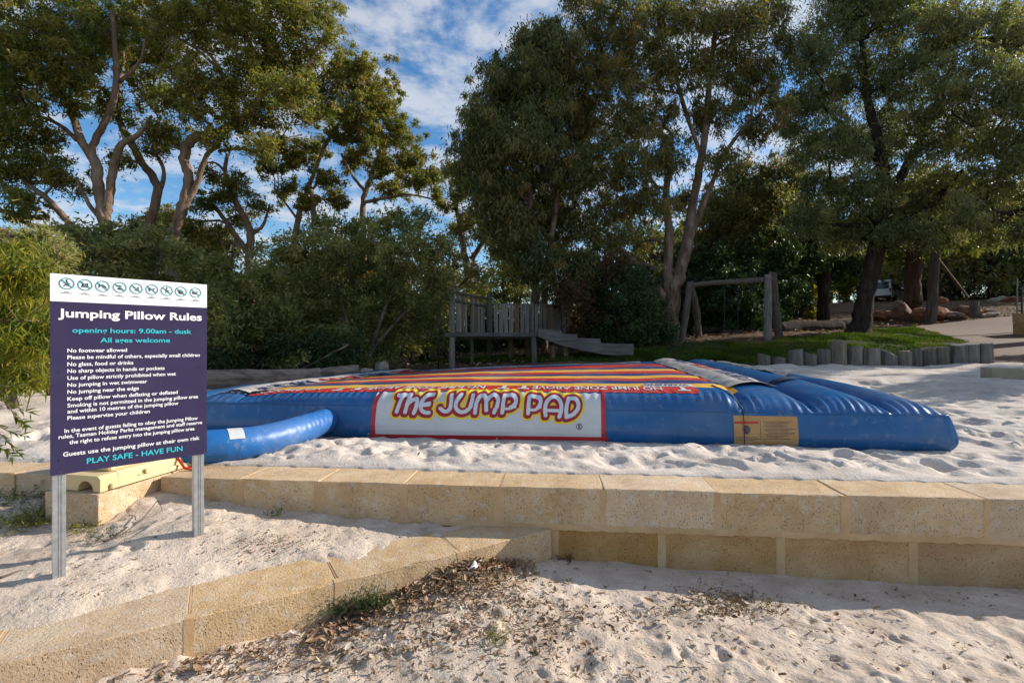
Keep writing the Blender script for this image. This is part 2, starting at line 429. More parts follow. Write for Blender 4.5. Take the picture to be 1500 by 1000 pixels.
M['print_silver'] = simple('print_silver', (0.60, 0.65, 0.69), 0.45)
M['border_red'] = simple('border_red', (0.50, 0.02, 0.025), 0.4)
M['print_dark'] = simple('print_dark', (0.10, 0.08, 0.08), 0.6)
M['strip_grey'] = noisy('dusty_mat', [(0.35, (0.30, 0.27, 0.24)), (0.65, (0.50, 0.46, 0.42))], 6, 6, 0.7, 0.3, 30, 0.004)
M['care_tan'] = noisy('tan_label', [(0.3, (0.427, 0.232, 0.085)), (0.7, (0.532, 0.304, 0.124))], 4, 5, 0.6, 0.1, 20, 0.003)
M['seam'] = simple('dark_seam', (0.006, 0.012, 0.04), 0.7)
M['navy'] = noisy('sign_navy', [(0.35, (0.033, 0.026, 0.070)), (0.65, (0.040, 0.032, 0.080))], 3, 6, 0.7, 0.03, 20, 0.001, stains=[(40, (0.16, 0.15, 0.17), 0.70, 0.76, 0.5), (2.5, (0.07, 0.065, 0.10), 0.55, 0.8, 0.4)], spec=0.15)
M['sign_white'] = noisy('sign_white', [(0.35, (0.84, 0.84, 0.86)), (0.65, (0.89, 0.89, 0.90))], 3, 6, 0.7, 0.03, 20, 0.001, stains=[(30, (0.5, 0.48, 0.46), 0.72, 0.78, 0.4)], spec=0.15)
M['txt_white'] = simple('lettering_white', (0.85, 0.85, 0.87), 0.5)
M['txt_cyan'] = simple('lettering_turquoise', (0.03, 0.47, 0.56), 0.5)
M['teal'] = simple('teal_ring', (0.02, 0.25, 0.28), 0.5)
M['txt_dark'] = simple('lettering_dark', (0.035, 0.03, 0.07), 0.5)
M['galv'] = noisy('galvanised_steel', [(0.3, (0.36, 0.38, 0.40)), (0.7, (0.52, 0.54, 0.56))], 18, 6, 0.42, 0.15, 60, 0.002, metal=0.75)
M['sign_back'] = simple('sign_back', (0.35, 0.36, 0.37), 0.5)
M['cream'] = noisy('cream_plastic', [(0.3, (0.62, 0.47, 0.24)), (0.7, (0.70, 0.55, 0.31))], 2, 4, 0.5, 0.1, 20, 0.004)
M['black'] = simple('black_void', (0.012, 0.012, 0.012), 0.8)
M['black_metal'] = simple('black_steel', (0.02, 0.02, 0.022), 0.5)
M['red_strap'] = simple('red_strap', (0.55, 0.03, 0.02), 0.6)
M['van'] = simple('van_paint', (0.74, 0.78, 0.82), 0.3, coat=0.5)
M['glass'] = simple('dark_glass', (0.02, 0.03, 0.04), 0.08)
M['tyre'] = simple('tyre', (0.02, 0.02, 0.02), 0.8)
M['lamp_red'] = simple('tail_lamp', (0.4, 0.02, 0.02), 0.3)
M['steel'] = simple('steel', (0.22, 0.22, 0.22), 0.55, 0.3)
M['leaf_gum'] = leaf_mat('gum_leaves', [(0.054, 0.078, 0.020), (0.116, 0.143, 0.029), (0.179, 0.185, 0.037), (0.264, 0.211, 0.043), (0.26, 0.215, 0.070)])
M['leaf_euc'] = leaf_mat('hanging_leaves', [(0.049, 0.066, 0.027), (0.092, 0.108, 0.039), (0.156, 0.160, 0.058), (0.228, 0.189, 0.058), (0.311, 0.165, 0.065)])
M['leaf_wattle'] = leaf_mat('wattle_leaves', [(0.060, 0.077, 0.031), (0.102, 0.122, 0.050), (0.161, 0.173, 0.076), (0.230, 0.227, 0.089), (0.297, 0.253, 0.097)])
M['leaf_shrub'] = leaf_mat('shrub_leaves', [(0.075, 0.095, 0.031), (0.143, 0.162, 0.053), (0.223, 0.229, 0.081), (0.326, 0.297, 0.122), (0.409, 0.338, 0.112)])
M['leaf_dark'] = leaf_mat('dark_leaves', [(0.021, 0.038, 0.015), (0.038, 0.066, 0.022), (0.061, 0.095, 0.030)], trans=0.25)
M['leaf_lime'] = leaf_mat('lime_leaves', [(0.056, 0.090, 0.010), (0.124, 0.153, 0.014), (0.225, 0.215, 0.018), (0.360, 0.243, 0.026)], trans=0.4)
M['leaf_brown'] = leaf_mat('brown_leaves', [(0.05, 0.035, 0.018), (0.09, 0.06, 0.03), (0.14, 0.09, 0.05)])
M['grass'] = leaf_mat('grass_blades', [(0.025, 0.044, 0.008), (0.051, 0.088, 0.012), (0.085, 0.128, 0.016), (0.111, 0.112, 0.032)], trans=0.3, rough=.9, spec=.05)
M['litter'] = leaf_mat('dry_leaves', [(0.09, 0.05, 0.03), (0.20, 0.115, 0.065), (0.33, 0.21, 0.12), (0.46, 0.36, 0.24), (0.60, 0.54, 0.46)], trans=0.1, rough=0.7)
M['twig'] = simple('dry_twig', (0.13, 0.09, 0.065), 0.9)
# ---------------------------------------------------------------- the lie of the land
def P3(u, v, Y): return tuple(W(u, v, Y))
_pts = [(x, y, 0.0) for x in (-4, -1, 2, 5, 8) for y in (4.9, 7.0, 9.5)]
_pts += [(-7, 4.9, 0), (-12, 4.9, 0.1), (12, 5, -0.05), (14, 9.5, 0.05), (-16, 8, 0.6), (-8, 8, 0.30), (-12, 14, 0.8), (20, 6, 0.1)]
_pts += [P3(*p) for p in [(1110, 536, 16), (1230, 536, 16), (1330, 536, 16), (1440, 533, 15.5), (1000, 532, 17),
    (1470, 560, 12), (665, 537, 17), (783, 533, 17), (925, 519, 17.5), (1003, 498, 20.5), (1130, 495, 20.5), (1265, 488, 22),
    (985, 499, 20), (1340, 476, 27), (1500, 464, 27), (1500, 531, 15.5), (1320, 463, 30), (1440, 440, 36), (1300, 442, 50),
    (1160, 458, 36), (1050, 478, 30), (850, 505, 28), (700, 512, 28), (600, 535, 20), (540, 549, 15), (400, 562, 14),
    (303, 566, 14), (30, 576, 9), (600, 520, 32), (300, 530, 30), (0, 530, 28)]]
_pts += [(-60, 60, 1.5), (-20, 60, 1.5), (10, 60, 3.6), (30, 60, 5.5), (70, 60, 7), (-120, 130, 2), (0, 130, 6), (120, 130, 10),
         (-45, 5, 1), (45, 5, 1.2), (-60, 30, 2), (60, 30, 3.5)]
terrain_tps = TPS(_pts, 0.03)
def ground_z(x, y):
    x = np.asarray(x, float); y = np.asarray(y, float)
    return terrain_tps(x, y)
def gz(x, y): return float(ground_z(np.array([x]), np.array([y]))[0])
def on_ground(u, Y):
    """point on the terrain Y metres away, below photo column u"""
    x = (u - 750) / FPX * Y
    return np.array([x, Y, gz(x, Y)])
def hit(u, v, y0=4.9, y1=90):
    """where the sight line of a photo pixel meets the terrain"""
    ys = np.linspace(y0, y1, 1500); xs = (u - 750) / FPX * ys
    d = CAMZ - (v - 500) / FPX * ys - ground_z(xs, ys)
    i = np.argmax(d < 0) if (d < 0).any() else len(ys) - 1
    return np.array([xs[i], ys[i]])

# dents: footprints and scuffs in sand
def dents(x, y, n, xr, yr, seed, rad=(0.06, 0.15), dep=(0.012, 0.035)):
    r = np.random.default_rng(seed); h = np.zeros_like(x)
    xs = x[0, :]; ys = y[:, 0]
    for _ in range(n):
        cx, cy = r.uniform(*xr), r.uniform(*yr); a = rad[0] * (rad[1] * 1.5 / rad[0]) ** (r.random() ** 1.6); b = a * r.uniform(.28, .95); d = r.uniform(*dep) * (.6 + .4 * min(1, b / .05)); th = r.uniform(0, 3.14)
        R = a * 2.2
        i0, i1 = np.searchsorted(xs, [cx - R, cx + R]); j0, j1 = np.searchsorted(ys, [cy - R, cy + R])
        if i1 <= i0 or j1 <= j0: continue
        X = x[j0:j1, i0:i1] - cx; Y = y[j0:j1, i0:i1] - cy
        p = (X * math.cos(th) + Y * math.sin(th)) / a; q = (-X * math.sin(th) + Y * math.cos(th)) / b
        rr = p * p + q * q
        h[j0:j1, i0:i1] += d * (-np.exp(-rr * 1.6) * 1.25 + 0.75 * np.exp(-(np.sqrt(rr) - 1.25) ** 2 * 6) * (0.6 + 0.4 * p.clip(-1, 1)))
    return h

def sheet(name, xs, ys, zf, keep, mat, kind='structure', parent=None, smooth=True):
    X, Y = np.meshgrid(xs, ys)
    Z = zf(X, Y)
    F = grid_faces(*X.shape)
    if keep is not None:
        K = keep(X, Y).ravel()
        F = F[K[F].any(axis=1)]
        used = np.unique(F); mp = np.full(X.size, -1); mp[used] = np.arange(len(used)); F = mp[F]
        V = np.stack([X, Y, Z], -1).reshape(-1, 3)[used]
    else: V = np.stack([X, Y, Z], -1).reshape(-1, 3)
    F = F[:, ::-1]
    o = link(name, raw_mesh(name, V, np.ascontiguousarray(F), mat, smooth), parent)
    if kind: o['kind'] = kind
    return o

def graded(a, b, s0, s1):
    out = [a]; 
    while out[-1] < b:
        t = (out[-1] - a) / (b - a); out.append(out[-1] + s0 + (s1 - s0) * t)
    return np.array(out)

# wide terrain sheet of leafy soil, reaching the horizon; under the pit and the walls it lies deeper
def base_z(X, Y):
    z = ground_z(X, np.clip(Y, 5, 135))
    z = z + fbm(X * .9, Y * .9, 4, 5) * 0.10 * np.clip((Y - 11) / 4, 0, 1)
    deep = np.clip((5.6 - Y) / 0.5, 0, 1)
    return z * (1 - deep) - 1.3 * deep - 0.03
xs = np.concatenate([-graded(45, 400, 4, 60)[::-1], np.arange(-44, 44.1, 0.4), graded(45, 400, 4, 60)])
ys = np.concatenate([np.arange(-30, 4.5, 3.0), graded(4.9, 45, 0.12, 0.5), graded(46, 600, 2, 60)])
sheet('ground', xs, ys, base_z, None, M['mulch'])

# ---- the pit of white sand behind the retaining wall
PIT = [(-14, 4.55), (-13, 7), (-9.5, 9.3), (-8.5, 12.5), (-4.5, 13.9), (-3.5, 15.3), (2, 15.9), (8, 16.15), (12, 16.0), (15.6, 15.3),
       (16.3, 13.6), (17.0, 12.0), (19, 10.2), (24, 8.0), (24, 3.2), (8, 3.85), (0.4, 4.62), (-4.5, 5.1), (-5.2, 5.15)]
def pit_z(X, Y):
    g = ground_z(X, Y)
    sd = poly_sd(PIT, X, Y) + fbm(X * 1.2, Y * 1.2, 4, 9) * 0.35
    near = np.clip((9.5 - Y) / 3.0, 0.25, 1)
    h = fbm(X * 1.1, Y * 1.1, 3, 21) * 0.10 + (fbm(X * 4.2, Y * 4.2, 4, 22) * 0.028 + (.22 - np.abs(vnoise(X * 3.4 + fbm(X * 2, Y * 2, 2, 3), Y * 3.4, 23))) * .05 + (.2 - np.abs(vnoise(X * 8, Y * 8 + 3, 24))) * .016) * near
    hd = dents(X, Y, 2100, (-7, 15), (4.7, 12.5), 31, (0.07, 0.20), (0.012, 0.040)) + dents(X, Y, 1500, (-7, 12), (4.7, 7.5), 35, (0.035, 0.10), (0.010, 0.026))
    wall_d = Y - (4.407 - 0.09 * X + 0.5)            # flat against the capstones
    k = np.clip(wall_d / 0.35, 0, 1)
    padd = (6.566 - .126 * X - Y) / 1.008                       # distance in front of the pillow
    flat = np.where((X > -5.6) & (X < 5.9), np.clip(1 - padd / .55, 0, 1), 0)
    h = h + fbm(X * 11, Y * 11, 3, 29) * .012 * near
    z = g + (h + hd) * (1 - .75 * flat) * k - .035 * flat + 0.012 * k + 0.012 * (1 - k) - 0.02 * (1 - np.clip(wall_d / .05, 0, 1))
    z = np.where(wall_d < -0.04, z - 0.10, z)
    return z + np.clip(sd * 0.35, -0.35, 0.02)
xs = np.concatenate([np.arange(-14, -6.5, 0.08), np.arange(-6.5, 9, 0.036), graded(9.03, 24, 0.05, 0.14)])
ys = np.concatenate([np.arange(3.6, 7.0, 0.032), graded(7.04, 16.8, 0.05, 0.16)])
SXS = xs
sheet('sand_pit', xs, ys, pit_z, lambda X, Y: (poly_sd(PIT, X, Y) > -0.6) & (Y > 4.407 - 0.09 * X + 0.30), M['sand'])

# ---- wall lines
WY0, WK = 4.407, -0.09                      # front face of the retaining wall: Y = WY0 + WK X
wl_dir = np.array([1, WK]) / math.hypot(1, WK); wl_in = np.array([-WK, 1]) / math.hypot(1, WK)
LY = lambda x: 3.88 + 0.608 * (x + 0.41)    # front face of the low wall
ll_dir = np.array([1, 0.608]) / math.hypot(1, 0.608); ll_in = np.array([-0.608, 1]) / math.hypot(1, 0.608)
def low_d(X, Y): return (Y - LY(X)) / math.hypot(1, 0.608)       # distance behind the low wall's front face

left_tps = TPS([P3(86, 842, 3.25), P3(294, 778, 3.87), (-2.57, 4.62, -.25), (-1.0, 4.45, -.335), (-0.3, 4.40, -.362), (-3.52, 4.1, -.285),
                (-3.38, 4.62, -.15), (-4.5, 4.5, -.27), (-6, 4.6, -.2), (-3.6, 3.0, -.28), (-2.6, 3.1, -.30), (-1.8, 3.6, -.335), (-1.0, 4.1, -.345),
                (-5, 3.2, -.24), (-7, 3.0, -.2), (-3.2, 2.5, -.32)], 0.002)
def left_z(X, Y):
    d = low_d(X, Y)
    z = left_tps(X, Y) + fbm(X * 1.8, Y * 1.8, 4, 41) * 0.035 + fbm(X * 9, Y * 9, 3, 45) * 0.014
    z = z + dents(X, Y, 330, (-6, 0), (2.3, 4.7), 47, (0.03, 0.10), (0.006, 0.018))
    edge = 0.45 + fbm(X * 2.3, Y * 2.3, 4, 43) * 0.22 
    lim = -0.358 + (d - edge) * 0.30
    return np.minimum(z, lim)
xs = np.arange(-8, 0.5, 0.02); ys = np.arange(0.8, 5.2, 0.02)
sheet('left_sand', xs, ys, left_z, lambda X, Y: (low_d(X, Y) > 0.2) & (Y < WY0 + WK * X + 0.2) & (X > -8) , M['sand_grey'])

front_tps = TPS([(0.48, 4.36, -.637), P3(1100, 842, 4.2), P3(1500, 865, 4.0), (-0.31, 3.72, -.535), (-0.9, 3.42, -.555), (-1.3, 3.28, -.60), (-1.95, 2.88, -.575),
                 (-2.5, 2.5, -.60), (-3.5, 1.9, -.62), (0, 2.7, -.60), (1.2, 3.3, -.60), (2.6, 2.8, -.66), (-1.2, 2.6, -.61), (5.5, 3.9, -.76), (4.5, 2.6, -.68),
                 (0.2, 3.6, -.585), (0, 0, -.58), (-4, 0, -.6), (5, 0, -.62), (0, -8, -.6), (8, -6, -.6), (-8, -6, -.6), (8, 3.5, -.75), (-9, -1.0, -.6)], 0.002)
def front_z(X, Y):
    z = front_tps(X, Y) + fbm(X * 1.5, Y * 1.5, 4, 51) * 0.05 + (fbm(X * 6, Y * 6, 3, 52) * 0.014 + (.22 - np.abs(vnoise(X * 4.5 + fbm(X * 3, Y * 3, 2, 3), Y * 4.5, 53))) * .026 + (.2 - np.abs(vnoise(X * 12, Y * 12, 54))) * .009) * np.clip((WY0 + WK * X - Y) / .7, 0.2, 1)
    k = np.clip((WY0 + WK * X - 0.35 - Y) / .5, 0.12, 1)
    z = z + k * dents(X, Y, 900, (-3, 5), (1.2, 4.1), 57, (0.03, 0.11), (0.005, 0.020)) + .006 * fbm(X * 22, Y * 22, 2, 59)
    return z
xs = np.concatenate([-graded(3.0, 12, 0.1, 0.8)[::-1], np.arange(-2.95, 5.4, 0.018), graded(5.42, 14, 0.05, 0.8)])
ys = np.concatenate([np.arange(-14, 1.3, 0.4), np.arange(1.35, 2.2, 0.05), np.arange(2.22, 4.7, 0.018)])
sheet('front_sand', xs, ys, front_z, lambda X, Y: (low_d(X, Y) < 0.25) & (Y < WY0 + WK * X + 0.2), M['sand_grey'])
def left_zp(x, y): return float(left_tps(np.array([x]), np.array([y]))[0])
def front_zp(x, y): return float((front_tps(np.array([x]), np.array([y])))[0] + fbm(np.array([x * 1.5]), np.array([y * 1.5]), 4, 51)[0] * 0.05)

# ---------------------------------------------------------------- limestone walls
def rough_block(c0, d, n, length, depth, z0, z1, seed, step=0.075, rough=0.006):
    """sawn limestone block with worn edges; c0 front left corner, d along, n inward"""
    nx, ny, nz = max(4, round(length / step)), max(4, round(depth / 0.12)), max(4, round((z1 - z0) / step))
    V = []; key = {}; F = []
    def vid(i, j, k):
        t = (i, j, k)
        if t not in key: key[t] = len(V); V.append(t)
        return key[t]
    for i in range(nx):
        for k in range(nz):
            F.append([vid(i, 0, k), vid(i + 1, 0, k), vid(i + 1, 0, k + 1), vid(i, 0, k + 1)])
            F.append([vid(i, ny, k), vid(i, ny, k + 1), vid(i + 1, ny, k + 1), vid(i + 1, ny, k)])
        for j in range(ny):
            F.append([vid(i, j, nz), vid(i + 1, j, nz), vid(i + 1, j + 1, nz), vid(i, j + 1, nz)])
            F.append([vid(i, j, 0), vid(i, j + 1, 0), vid(i + 1, j + 1, 0), vid(i + 1, j, 0)])
    for j in range(ny):
        for k in range(nz):
            F.append([vid(0, j, k), vid(0, j, k + 1), vid(0, j + 1, k + 1), vid(0, j + 1, k)])
            F.append([vid(nx, j, k), vid(nx, j + 1, k), vid(nx, j + 1, k + 1), vid(nx, j, k + 1)])
    T = np.array(V, float); r = np.random.default_rng(seed)
    fr = T / np.array([nx, ny, nz])
    E = fr.copy(); e = 0.004
    for ax, (cnt_, ln_) in enumerate(((nx, length), (ny, depth), (nz, z1 - z0))):      # narrow first and last rows: a crisp but worn edge
        lut = np.concatenate([[0], np.linspace(.008 / ln_, 1 - .008 / ln_, cnt_ - 1), [1]]) if cnt_ > 2 else np.linspace(0, 1, cnt_ + 1)
        E[:, ax] = lut[T[:, ax].astype(int)]
    L3 = np.array([length, depth, z1 - z0]); pos = E * L3
    on = np.minimum(fr, 1 - fr) < 1e-6
    cnt = on.sum(1)
    # pull shared edges and corners in: a worn arris
    for ax in range(3):
        m_ = on[:, ax] & (cnt >= 2)
        w_ = e * (0.25 + r.random(len(T)) ** 4 * 2.6)
        pos[m_, ax] += np.where(fr[m_, ax] < .5, 1, -1) * w_[m_]
    pos += r.normal(0, rough * .2, pos.shape) * on
    Pw = np.empty_like(pos)
    Pw[:, 0] = c0[0] + d[0] * pos[:, 0] + n[0] * pos[:, 1]
    Pw[:, 1] = c0[1] + d[1] * pos[:, 0] + n[1] * pos[:, 1]
    Pw[:, 2] = z0 + pos[:, 2]
    return Pw, F

def lay_block(parent, c0, d, n, length, depth, z0, z1, seed, mat):
    V, F = rough_block(c0, d, n, length, depth, z0, z1, seed)
    o = link('limestone_block', raw_mesh('limestone_block', V, F, mat, False), parent)
    return o

rw = thing('retaining_wall', 'long two-course cream limestone block wall holding back the sand under the jumping pillow', 'wall', (0, 0, 0))
joints = [-3.37, -2.57, -1.795, -.987, -.11, .807, 1.78, 2.82, 3.92, 5.06, 6.2, 7.3, 8.4]
G = 0.0035
def wall_pt(x, inset=0.0): 
    p = np.array([x, WY0 + WK * x]); return p + wl_in * inset
for i in range(len(joints) - 1):
    a, b = joints[i], joints[i + 1]
    lay_block(rw, wall_pt(a + G), wl_dir, wl_in, (b - a - 2 * G) * math.hypot(1, WK), 0.5, -.335, rng.uniform(-.004, .004), 100 + i, M['limestone'])
j2 = [0.40, 1.31, 2.30, 3.36, 4.42, 5.5, 6.6, 7.7, 8.7]
for i in range(len(j2) - 1):
    a, b = j2[i], j2[i + 1]
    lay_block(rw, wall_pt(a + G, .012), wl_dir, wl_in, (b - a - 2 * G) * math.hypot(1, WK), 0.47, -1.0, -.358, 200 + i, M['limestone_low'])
# foundation blocks under the single-course part
j3 = [-3.35, -2.3, -1.2, -0.1, 0.38]
for i in range(len(j3) - 1):
    a, b = j3[i], j3[i + 1]
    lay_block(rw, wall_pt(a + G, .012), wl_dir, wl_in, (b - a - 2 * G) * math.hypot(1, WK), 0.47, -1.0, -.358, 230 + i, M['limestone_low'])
# the length beyond the corner, on the left
j4 = [-8.2, -7.1, -6.0, -4.9, -4.1]
for i in range(len(j4) - 1):
    a, b = j4[i], j4[i + 1]
    lay_block(rw, wall_pt(a + G), wl_dir, wl_in, (b - a - 2 * G), 0.42, -.5, rng.uniform(-.004, .004), 240 + i, M['limestone'])
mb = MB()
def mortar_skin(mb, pt, a0, a1, z0, z1, off, depth, seed):
    """a smeared mortar joint: an irregular slab; pt(a, inset) gives plan points, the long way is whichever is longer"""
    r = np.random.default_rng(seed); vert = (z1 - z0) > (a1 - a0)
    n = max(3, int(((z1 - z0) if vert else (a1 - a0)) / .035)); V = []
    for i in range(n + 1):
        t = i / n
        if vert: q = [(a0 + r.normal(0, .0015), z0 + (z1 - z0) * t), (a1 + r.normal(0, .0015), z0 + (z1 - z0) * t)]
        else: q = [(a0 + (a1 - a0) * t, z0 + r.normal(0, .004)), (a0 + (a1 - a0) * t, z1 + r.normal(0, .004))]
        o_ = -.0022 + (.012 if off > .005 else .004 if off > .003 else 0) + r.normal(0, .0003)
        for a, z in q:
            p = pt(a, o_); V.append((p[0], p[1], z))
        for a, z in q:
            p = pt(a, depth); V.append((p[0], p[1], z))
    F = []
    for i in range(n):
        b = 4 * i; F += [(b, b + 1, b + 5, b + 4), (b + 1, b + 3, b + 7, b + 5), (b, b + 4, b + 6, b + 2)]
    F += [(0, 2, 3, 1), (4 * n, 4 * n + 1, 4 * n + 3, 4 * n + 2)]
    mb.add(V, F)
def mortar_run(mb, x0, x1, z0, z1, front, depth):
    mortar_skin(mb, wall_pt, x0, x1, z0, z1, front, depth, int(abs(x0 * 1000)) + int(abs(z0 * 100)))
for x in joints[1:]:
    w_ = rng.uniform(.024, .05); mortar_run(mb, x - w_, x + w_ * .8, -.325, -.004, -0.0016, .05); mortar_run(mb, x - .004, x + .004, -.3, -.004, .004, .49)
mortar_run(mb, -3.34, 8.3, -.372, -.322, -0.0012, .05)
for x in j2[1:] + j3[1:]:
    mortar_run(mb, x - .035, x + .035, -1.0, -.372, 0.0105, .06)
mb.build('mortar', M['mortar'], rw)

# block laid crosswise at the corner
cb = thing('corner_block_stack', 'squarish limestone corner with sunlit right side, jutting out under the cream plastic cover', 'wall', (0, 0, 0))
d2 = np.array([0.10, 0.57]) / math.hypot(.1, .57)
n2 = np.array([-d2[1], d2[0]])
lay_block(cb, np.array([-3.52, 4.18]), d2, n2, 1.0, 0.55, -.31, -.004, 300, M['limestone'])
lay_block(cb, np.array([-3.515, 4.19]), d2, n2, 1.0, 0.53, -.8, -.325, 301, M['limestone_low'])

lw = thing('low_wall', 'low diagonal limestone kerb wall running up to the taller wall, leaf litter at its foot', 'wall', (0, 0, 0))
jl = [-4.9, -4.2, -3.45, -2.7, -1.94, -1.2, -.41, 0.385]
def low_pt(x, ins=0): return np.array([x, LY(x)]) + ll_in * ins
hyp = math.hypot(1, .608)
for i in range(len(jl) - 1):
    a, b = jl[i], jl[i + 1]
    g2 = 0.004
    ln = (b - a) * hyp - 2 * g2
    if i == len(jl) - 2: ln -= 0.04
    lay_block(lw, low_pt(a) + ll_dir * g2, ll_dir, ll_in, ln, 0.5 if i < len(jl) - 2 else 0.44, -.80, -.36 + rng.uniform(-.003, .003), 400 + i, M['limestone'])
mb = MB()
for i, x in enumerate(jl[1:-1]):
    mortar_skin(mb, lambda a, o_: low_pt(x, o_) + ll_dir * a, -.026, .028, -.8, -.3615, -.0006, .06, 70 + i)
    mortar_skin(mb, lambda a, o_: low_pt(x, o_) + ll_dir * a, -.005, .005, -.7, -.3625, .004, .48, 80 + i)
mb.build('mortar', M['mortar'], lw)

# cream plastic cover lying on the corner
pc = thing('plastic_cover', 'cream plastic cover with an arched opening, lying on the limestone corner behind the sign', 'cover', (-3.45, 4.30, 0.003))
def cover():
    mb = MB()
    arch = [(0.10 + 0.085 * math.cos(t), 0.085 * math.sin(t) * 1.05) for t in np.linspace(0, math.pi, 9)]
    w_, h_ = 0.40, 0.135
    prof = [(w_, 0), (w_, h_ * .8), (w_ - .03, h_), (.03 - .06, h_), (-.06, h_ * .8), (-.06, 0)] 
    ring = [(0.185 + .0, 0)] + arch[1:-1] + [(0.015, 0)]
    poly = [(w_, 0), (w_, h_ * .8), (w_ - .03, h_), (-.03, h_), (-.06, h_ * .8), (-.06, 0)] + ring[::-1]
    mb.prism(poly, (0, 0, 0), (-1, 0, 0), (0, 0, 1), (0, 0.16, 0))
    sol = [(w_ , 0), (w_, h_ * .8), (w_ - .03, h_), (-.03, h_), (-.06, h_ * .8), (-.06, 0)]
    mb.prism(sol, (0, 0.163, 0.004), (-1, 0, 0), (0, 0, 1), (0.0, 1.0, 0.0))
    mb.box((-.17, .62, .165), (.30, .95, .06), bev=.015)
    mb.box((.075, .60, .03), (.03, 1.05, .05), bev=.008)
    return mb
o = cover().build('cover_shell', M['cream'], pc)
mb = MB(); mb.box((.085, .42, .085), (.012, .05, .05), bev=.005); mb.box((.085, .36, .07), (.012, .012, .012)); mb.build('latch', M['cream'], pc)['kind'] = 'stuff'
pc.rotation_euler = (0, 0, math.radians(-12))
pc.location = (-3.60, 4.24, 0.003)
# ---------------------------------------------------------------- the rules sign
SL = np.array([-3.007, 3.2]); SR = np.array([-2.39, 3.85]); SZT, SZB = 1.744, 0.424
s_dir = (SR - SL) / np.linalg.norm(SR - SL); SWD = float(np.linalg.norm(SR - SL)); s_n = np.array([s_dir[1], -s_dir[0]])
sign = thing('rules_sign', 'dark navy notice board with white header of prohibition circles, on two galvanised posts', 'sign', (SL[0], SL[1], -.3))
so = np.array([SL[0], SL[1], 0.0])
ang_s = math.atan2(s_dir[1], s_dir[0])
panel_root_z = -.3
def s_pt(a, z, off=0.0):
    """a metres along the panel, z world height, off towards the reader -> local coords of the sign thing"""
    p = s_dir * a + s_n * off
    return np.array([p[0], p[1], z + .3])
def s_inv(u, v):
    r = (u - 750) / FPX
    a = (SL[1] * r - SL[0]) / (s_dir[0] - r * s_dir[1])
    Y = SL[1] + s_dir[1] * a
    return a, CAMZ - (v - 500) / FPX * Y, Y
def s_box(mb, a0, a1, z0, z1, o0, o1, bev=0.0):
    V = [s_pt(a, z, o) for a in (a0, a1) for z in (z0, z1) for o in (o0, o1)]
    mb.add(V, [(0, 1, 3, 2), (4, 6, 7, 5), (0, 4, 5, 1), (2, 3, 7, 6), (0, 2, 6, 4), (1, 5, 7, 3)])
zh = SZT - 0.181
mb = MB(); s_box(mb, 0, SWD, SZB, zh, -.006, 0); panel = mb.build('navy_panel', M['navy'], sign)
mb = MB(); s_box(mb, 0, SWD, zh + .0005, SZT, -.006, 0); header = mb.build('white_header', M['sign_white'], sign)
mb = MB(); s_box(mb, 0.004, SWD - .004, SZB + .004, SZT - .004, -.0085, -.0065); mb.build('backing_sheet', M['sign_back'], sign)
# posts: square galvanised channel, standing behind the panel
for a, zb in ((0.045, -.42), (SWD - .05, -.36)):
    mb = MB(); w_ = .033; d0, d1 = -.075, -.010
    poly = [(-w_, d1), (-w_ * .35, d1), (-w_ * .30, d1 - .004), (-w_ * .1, d1 - .004), (-w_ * .05, d1), (w_ * .05, d1), (w_ * .1, d1 - .004), (w_ * .3, d1 - .004), (w_ * .35, d1), (w_, d1), (w_, d0), (-w_, d0)]
    A0 = np.array([s_pt(a + p, zb, o) for p, o in poly]); A1 = np.array([s_pt(a + p, SZT - .02, o) for p, o in poly]); n = len(poly)
    mb.add(np.vstack([A0, A1]), [tuple(range(n))[::-1], tuple(range(n, 2 * n))] + [(i, (i + 1) % n, (i + 1) % n + n, i + n) for i in range(n)])
    post = mb.build('post', M['galv'], sign)
    for z in (SZT - .1, 1.1, .52):
        mb = MB(); mb.tube([s_pt(a, z, -.001), s_pt(a, z, .003)], .005, 8); mb.build('bolt', M['navy'] if z < 1.6 else M['sign_white'], post)

def text_mesh(body, bold=0.0):
    cu = bpy.data.curves.new('t', 'FONT'); cu.body = body; cu.size = 1.0; cu.offset = bold; cu.resolution_u = 3; cu.fill_mode = 'FRONT'
    ob = bpy.data.objects.new('t', cu); COL.objects.link(ob)
    dg = bpy.context.evaluated_depsgraph_get()
    me = ob.evaluated_get(dg).to_mesh()
    V = np.empty(len(me.vertices) * 3); me.vertices.foreach_get('co', V); V = V.reshape(-1, 3)
    F = [tuple(p.vertices) for p in me.polygons]
    ob.evaluated_get(dg).to_mesh_clear()
    bpy.data.objects.remove(ob); bpy.data.curves.remove(cu)
    return V, F
CAPH = 0.73
def sign_text(body, u0, v0, u1, cap_px, mat, parent, bold=0.022, v1=None):
    V, F = text_mesh(body, bold)
    a0, z0, Y0 = s_inv(u0, v0); a1, _, _ = s_inv(u1, v0)
    x0, x1 = V[:, 0].min(), V[:, 0].max()
    sx = (a1 - a0) / (x1 - x0); sy = cap_px / FPX * Y0 / CAPH
    Q = np.array([s_pt(a0 + (p[0] - x0) * sx, z0 + p[1] * sy, .0022) for p in V])
    return link('lettering', raw_mesh('lettering', Q, F, mat), parent)
